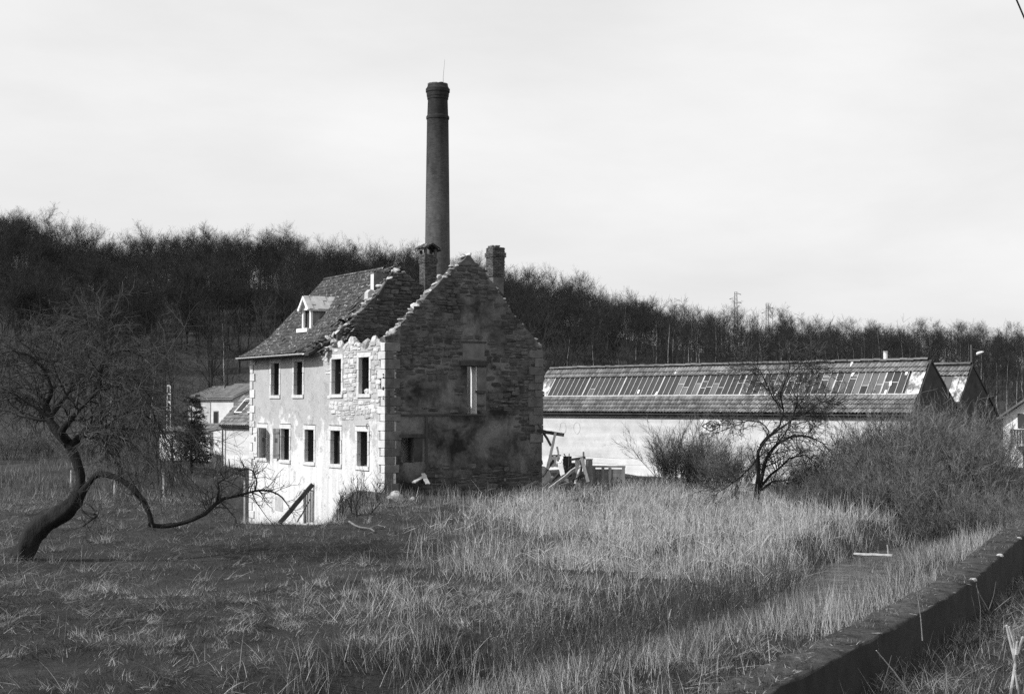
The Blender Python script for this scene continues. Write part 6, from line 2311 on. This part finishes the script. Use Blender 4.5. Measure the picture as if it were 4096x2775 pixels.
# -- the pale reed bed
REED = wpoly([(2180, 2060), (2300, 1985), (2500, 1962), (2720, 1958), (2960, 1975), (3060, 2040), (3110, 2130), (2980, 2230), (2820, 2290), (2560, 2300), (2420, 2290), (2260, 2230), (1980, 2130)])
REED = [(a, b) for a, b in REED]
def reeds(N_, poly, hgt, val, wd=.011, lean=.14, edge=True, zoff=0, clump=.9):
    ax = [p[0] for p in poly]
    ay = [p[1] for p in poly]
    wx_, wy_ = max(ax) - min(ax), max(ay) - min(ay)
    N_ = int(N_ * (wx_ + 8) * (wy_ + 12) / (wx_ * wy_)) if wx_ * wy_ > 150 else int(N_ * 1.8)
    x = gr_.uniform(min(ax) - 4, max(ax) + 4, N_)
    y = gr_.uniform(min(ay) - 6, max(ay) + 6, N_)
    nz_ = vnoise(x, y, clump, 3)
    k = inside(x + (vnoise(x, y + 50, .45, 3) - .5) * 5 + gr_.normal(0, 1.6, N_), y + (vnoise(x + 50, y, .45, 3) - .5) * 7 + gr_.normal(0, 2.2, N_), poly) & (gr_.random(N_) < np.clip((nz_ - .38) * 4.2, .03, 1)) & ~house_mask(x, y, .1) & (dS(x, y)[0] > .9)
    x, y, nz_ = x[k], y[k], nz_[k]
    return x, y, blades(x, y, gr_.uniform(*hgt, len(x)) * np.clip((nz_ - .22) * 2.4, .3, 1.25), gr_.uniform(wd * .6, wd * 1.3, len(x)), lean, .04, 3, gr_.uniform(*val, len(x)) * (.65 + .6 * nz_))
x, y, R1 = reeds(46000, REED, (.30, .95), (.16, .62), lean=.28, clump=.5)
k = gr_.random(len(x)) < .45
lv_ = blades(x[k], y[k], gr_.uniform(.2, .6, k.sum()), gr_.uniform(.008, .016, k.sum()), .8, .3, 4, gr_.uniform(.22, .58, k.sum()), z=gz(x[k], y[k]) + gr_.uniform(.02, .4, k.sum()))
k = gr_.random(len(x)) < .10
hd = blades(x[k], y[k], gr_.uniform(.14, .28, k.sum()), gr_.uniform(.02, .04, k.sum()), .4, .3, 4, gr_.uniform(.12, .35, k.sum()), z=gz(x[k], y[k]) + gr_.uniform(.35, .7, k.sum()), tipw=.3)
k = gr_.random(len(x)) < .18
br_ = blades(x[k], y[k], gr_.uniform(.5, 1.1, k.sum()), gr_.uniform(.006, .012, k.sum()), gr_.uniform(.6, 1.4, k.sum()), .06, 3, gr_.uniform(.2, .6, k.sum()), z=gz(x[k], y[k]) + gr_.uniform(0, .3, k.sum()))
stuff('reed_bed', 'tall pale dry reeds standing in front of the shed', 'reeds', [R1, lv_, hd, br_])
# thinner reeds straggling to the left and along the gable foot
Z2 = wpoly([(1720, 2230), (1950, 2120), (2120, 2060), (2250, 2180), (2250, 2300), (2000, 2310), (1800, 2290)])
x, y, R2a = reeds(5200, Z2, (.35, .9), (.05, .4), .009, .2, clump=.9)
Z3 = wpoly([(1545, 2010), (1600, 1985), (1800, 1972), (2080, 1968), (2200, 1975), (2200, 2000), (1900, 2025), (1650, 2030), (1560, 2025)])
x, y, R3 = reeds(5200, Z3, (.25, .75), (.2, .5), .010, .2, clump=.8)
stuff('dry_stalks', 'thin dry stalks along the foot of the gable and down the meadow', 'stalks', [R2a, R3])
Z4 = wpoly([(2000, 2200), (2400, 2220), (2900, 2200), (3120, 2120), (3300, 2120), (3330, 2200), (3150, 2330), (2900, 2430), (2650, 2520), (2350, 2640), (2150, 2700), (1850, 2740), (1700, 2620), (1900, 2420)])
x, y, R4 = reeds(36000, Z4, (.2, .55), (.10, .55), .009, .65, clump=.45)
Z5 = wpoly([(3080, 2080), (3300, 2040), (3560, 2060), (3800, 2080), (3900, 2150), (3700, 2230), (3400, 2200), (3150, 2160)])
x, y, R5 = reeds(16000, Z5, (.4, 1.2), (.2, .6), .011, .35, clump=.6)
stuff('ragged_grass', 'ragged pale dead grass between the reed bed and the stream', 'grass', [R4, R5])
# -- rank growth on the far bank between the stream and the channel wall
x, y = field(150000, -2, 30, 17, 62)
d, sd_ = dS(x, y)
dw, sw_ = poly_dist(x, y, WPL)
k = (sd_ < 0) & (d > 1.0) & (sw_ > 0) & (dw > .33)
x, y, d, dw = x[k], y[k], d[k], dw[k]
nz_ = vnoise(x, y, .45, 4)
k = gr_.random(len(x)) < np.clip((nz_ - .22) * 2.0, .1, 1)
x, y, nz_ = x[k], y[k], nz_[k]
val = np.where(gr_.random(len(x)) < np.clip((nz_ - .35) * 2.2, .15, .8), gr_.uniform(.2, .5, len(x)), gr_.uniform(.05, .11, len(x)))
bank = blades(x, y, gr_.uniform(.25, .75, len(x)) * (.4 + nz_), gr_.uniform(.007, .014, len(x)), .28, .12, 3, val)
stuff('bank_grass', 'rank tall grass between the stream and the channel wall', 'grass', [bank])
# -- growth standing along both edges of the water
s_ = gr_.uniform(.8, len(STREAM) - 3.2, 13000)
i_ = s_.astype(int)
f_ = (s_ - i_)[:, None]
c_ = STREAM[i_] * (1 - f_) + STREAM[i_ + 1] * f_
tn = unit(STREAM[i_ + 1] - STREAM[i_])
nn_ = np.stack([-tn[:, 1], tn[:, 0]], 1)
off = np.where(gr_.random(len(s_)) < .25, gr_.normal(1.75, .3, len(s_)), -gr_.normal(1.7, .5, len(s_)))
p_ = c_ + nn_ * off[:, None]
x, y = p_[:, 0], p_[:, 1]
k = (y > 15) & (vnoise(x, y, .7, 2) > .38)
x, y = x[k], y[k]
si = gr_.uniform(.5, len(STREAM) - 3.0, 20000)
ii_ = si.astype(int)
ff_ = (si - ii_)[:, None]
cc = STREAM[ii_] * (1 - ff_) + STREAM[ii_ + 1] * ff_ + gr_.normal(0, .8, (20000, 2))
kk = vnoise(cc[:, 0], cc[:, 1], .5, 3) > .44
x, y = np.concatenate([x, cc[kk, 0]]), np.concatenate([y, cc[kk, 1]])
e1 = blades(x, y, gr_.uniform(.25, .7, len(x)), gr_.uniform(.007, .012, len(x)), .38, .10, 4, gr_.choice([.06, .10, .28, .42], len(x)) * gr_.uniform(.7, 1.2, len(x)))
stuff('stream_sedge', 'arching sedge and dead stems along both edges of the stream', 'sedge', [e1])
# -- right of the wall: dim grass in its shadow
x, y = field(60000, 3, 26, 14, 44)
dw, sw_ = poly_dist(x, y, WPL)
k = (sw_ < 0) & (dw > .36)
x, y = x[k], y[k]
nz_ = vnoise(x, y, .6, 3)
rg_ = blades(x, y, gr_.uniform(.12, .4, len(x)) * (.5 + nz_), gr_.uniform(.007, .013, len(x)), .55, .25, 3, np.where(gr_.random(len(x)) < .35, gr_.uniform(.18, .4, len(x)), gr_.uniform(.05, .10, len(x))))
stuff('verge_grass', 'tangled verge grass on the near side of the channel wall', 'grass', [rg_])
s_ = gr_.integers(4, len(cxs_) - 4, 16000)
off = gr_.uniform(-.36, .30, len(s_))
x = cxs_[s_] + nxx[s_] * off + gr_.normal(0, .15, len(s_))
y = cys_[s_] + nyy[s_] * off + gr_.normal(0, .15, len(s_))
k = (vnoise(x, y, 1.8, 3) + .25 * (off < -.2) > .52) & (poly_dist(x, y, WALL_PL)[0] < .33)
x, y = x[k], y[k]
ms = blades(x, y, gr_.uniform(.03, .11, len(x)), gr_.uniform(.006, .012, len(x)), .9, .4, 3, np.where(gr_.random(len(x)) < .2, gr_.uniform(.15, .35, len(x)), gr_.uniform(.03, .09, len(x))), z=np.full(len(x), WTZ + .015))
stuff('wall_moss', 'moss and short grass growing on top of the channel wall', 'moss', [ms])
# -- far field left of the house
x, y = field(60000, -48, -4, 60, 112)
k = (vnoise(x, y, .25, 3) > .38)
x, y = x[k], y[k]
nz_ = vnoise(x, y, .15, 3)
ff = blades(x, y, gr_.uniform(.2, .6, len(x)), gr_.uniform(.012, .024, len(x)), .35, .15, 3, gr_.uniform(.05, .16, len(x)) * (.5 + nz_) * np.where(gr_.random(len(x)) < .16, 2.6, 1))
stuff('field_grass', 'long grey grass on the field beyond the apple tree', 'grass', [ff])

# ------------------------------------------------------------------ willow shoots rising from the stream bank (counted plants)
wrng = np.random.default_rng(91)
def willow(seed, stems=26, hh=1.7):
    rng = np.random.default_rng(seed)
    a = rng.normal(.9, .9, stems)
    base = np.stack([rng.normal(0, .25, stems), rng.normal(0, .25, stems), np.full(stems, -.1)], 1)
    n = 7
    P = np.empty((stems, n, 3))
    P[:, 0] = base
    tl_ = rng.uniform(.1, .6, stems)
    d = unit(np.stack([np.cos(a) * tl_, np.sin(a) * tl_, np.ones(stems)], 1))
    Ln = hh * rng.uniform(.5, 1.1, stems)
    for k in range(1, n):
        d = unit(d + rng.normal(0, .05, (stems, 3)) + np.array([.02, 0, -.02]))
        P[:, k] = P[:, k - 1] + d * (Ln / (n - 1))[:, None]
    R = np.linspace(1, .3, n)[None] * rng.uniform(.004, .008, stems)[:, None]
    B = sprout(P, R, 5, .3, 1, hh * .2, (.5, .15), 4, .08, (0, 0, .03), .7, .0028, rng, .5)
    return np_mesh('shoots', *tubes(P, R, 4), smooth=True), np_mesh('twigs', *tubes(B[0], B[1], 3))
wp = [willow(700 + k) for k in range(4)]
for a, b_ in wp:
    a.materials.append(MAT['twig'])
    b_.materials.append(MAT['twig'])
for u, v in ((2010, 2720), (2080, 2760), (2180, 2740), (2120, 2690), (2430, 2700), (2640, 2590), (2720, 2560), (2800, 2520), (2700, 2480), (2950, 2430), (3040, 2400), (3120, 2360), (2900, 2560), (3050, 2500), (2300, 2680), (2520, 2620), (2600, 2560), (2850, 2480), (3180, 2400), (3260, 2330), (2380, 2720), (2760, 2620)):
    p = at_ground(u + wrng.normal(0, 12), v)
    t = thing('willow_shoots', 'clump of thin dark willow shoots on the stream bank', 'shrub', p, wrng.uniform(-.6, .6), 'willow shoots along the stream')
    s = wrng.uniform(.6, 1.0)
    t.scale = (s, s, s)
    a, b_ = wp[int(wrng.integers(4))]
    obj('shoots', a, None, t)['kind'] = 'stuff'
    obj('twigs', b_, None, t)['kind'] = 'stuff'
# -- broken hogweed canes in the near right corner
def cane(pts, label, r=.014):
    P_ = [PY(u, v, Y) for u, v, Y in pts]
    b = MB().tube(P_, np.linspace(r, r * .5, len(P_)), 6)
    return b
cz = thing('dead_cane', 'pale broken hollow cane splitting into upright prongs by the wall', 'cane', PG(4040, 2790, -.3))
o_ = np.array(cz.location)
for pts in ([(4040, 2790, 20.0), (4062, 2650, 19.9), (4040, 2560, 19.85), (4026, 2500, 19.8)], [(4062, 2650, 19.9), (4056, 2570, 19.8), (4036, 2505, 19.75)], [(4075, 2780, 20.0), (4060, 2680, 19.9)], [(4066, 2615, 19.8), (4068, 2565, 19.75)], [(4070, 2612, 19.8), (4092, 2545, 19.7)]):
    P_ = [PY(*q) - o_ for q in pts]
    obj('stalk', MB().tube(P_, np.linspace(.022, .016, len(P_)), 6), MAT['wood_pale'], cz)
for pts, lab, r in (([(3650, 2790, 18.6), (3580, 2690, 18.3), (3505, 2600, 18.0)], 'long pale cane lying aslant against the dark wall face', .012), ([(3525, 2760, 18.6), (3548, 2690, 18.4), (3566, 2620, 18.3)], 'short grey cane crossing the aslant cane', .007), ([(3955, 2440, 24.2), (3975, 2380, 24.1), (3984, 2325, 24.0)], 'thin cane leaning on the wall face among grass', .008), ([(3955, 2440, 24.2), (3915, 2370, 24.0), (3905, 2340, 24)], 'second thin cane forming a fork at the wall foot', .008), ([(3980, 2438, 24.2), (4020, 2405, 24.0), (4045, 2385, 24)], 'bent cane stretching along the shaded wall face', .008), ([(3690, 2560, 19.6), (3683, 2470, 19.4), (3668, 2370, 19.2)], 'pale upright reed stem crossing the wall top', .008), ([(3920, 2600, 22.6), (3922, 2430, 22.4), (3905, 2330, 22.3)], 'tall thin grey stem before the dark wall', .007)):
    tag(obj('dead_cane', cane(pts, lab, r), MAT['wood_pale'] if 'pale' in lab else MAT['wood_grey']), lab, 'cane')
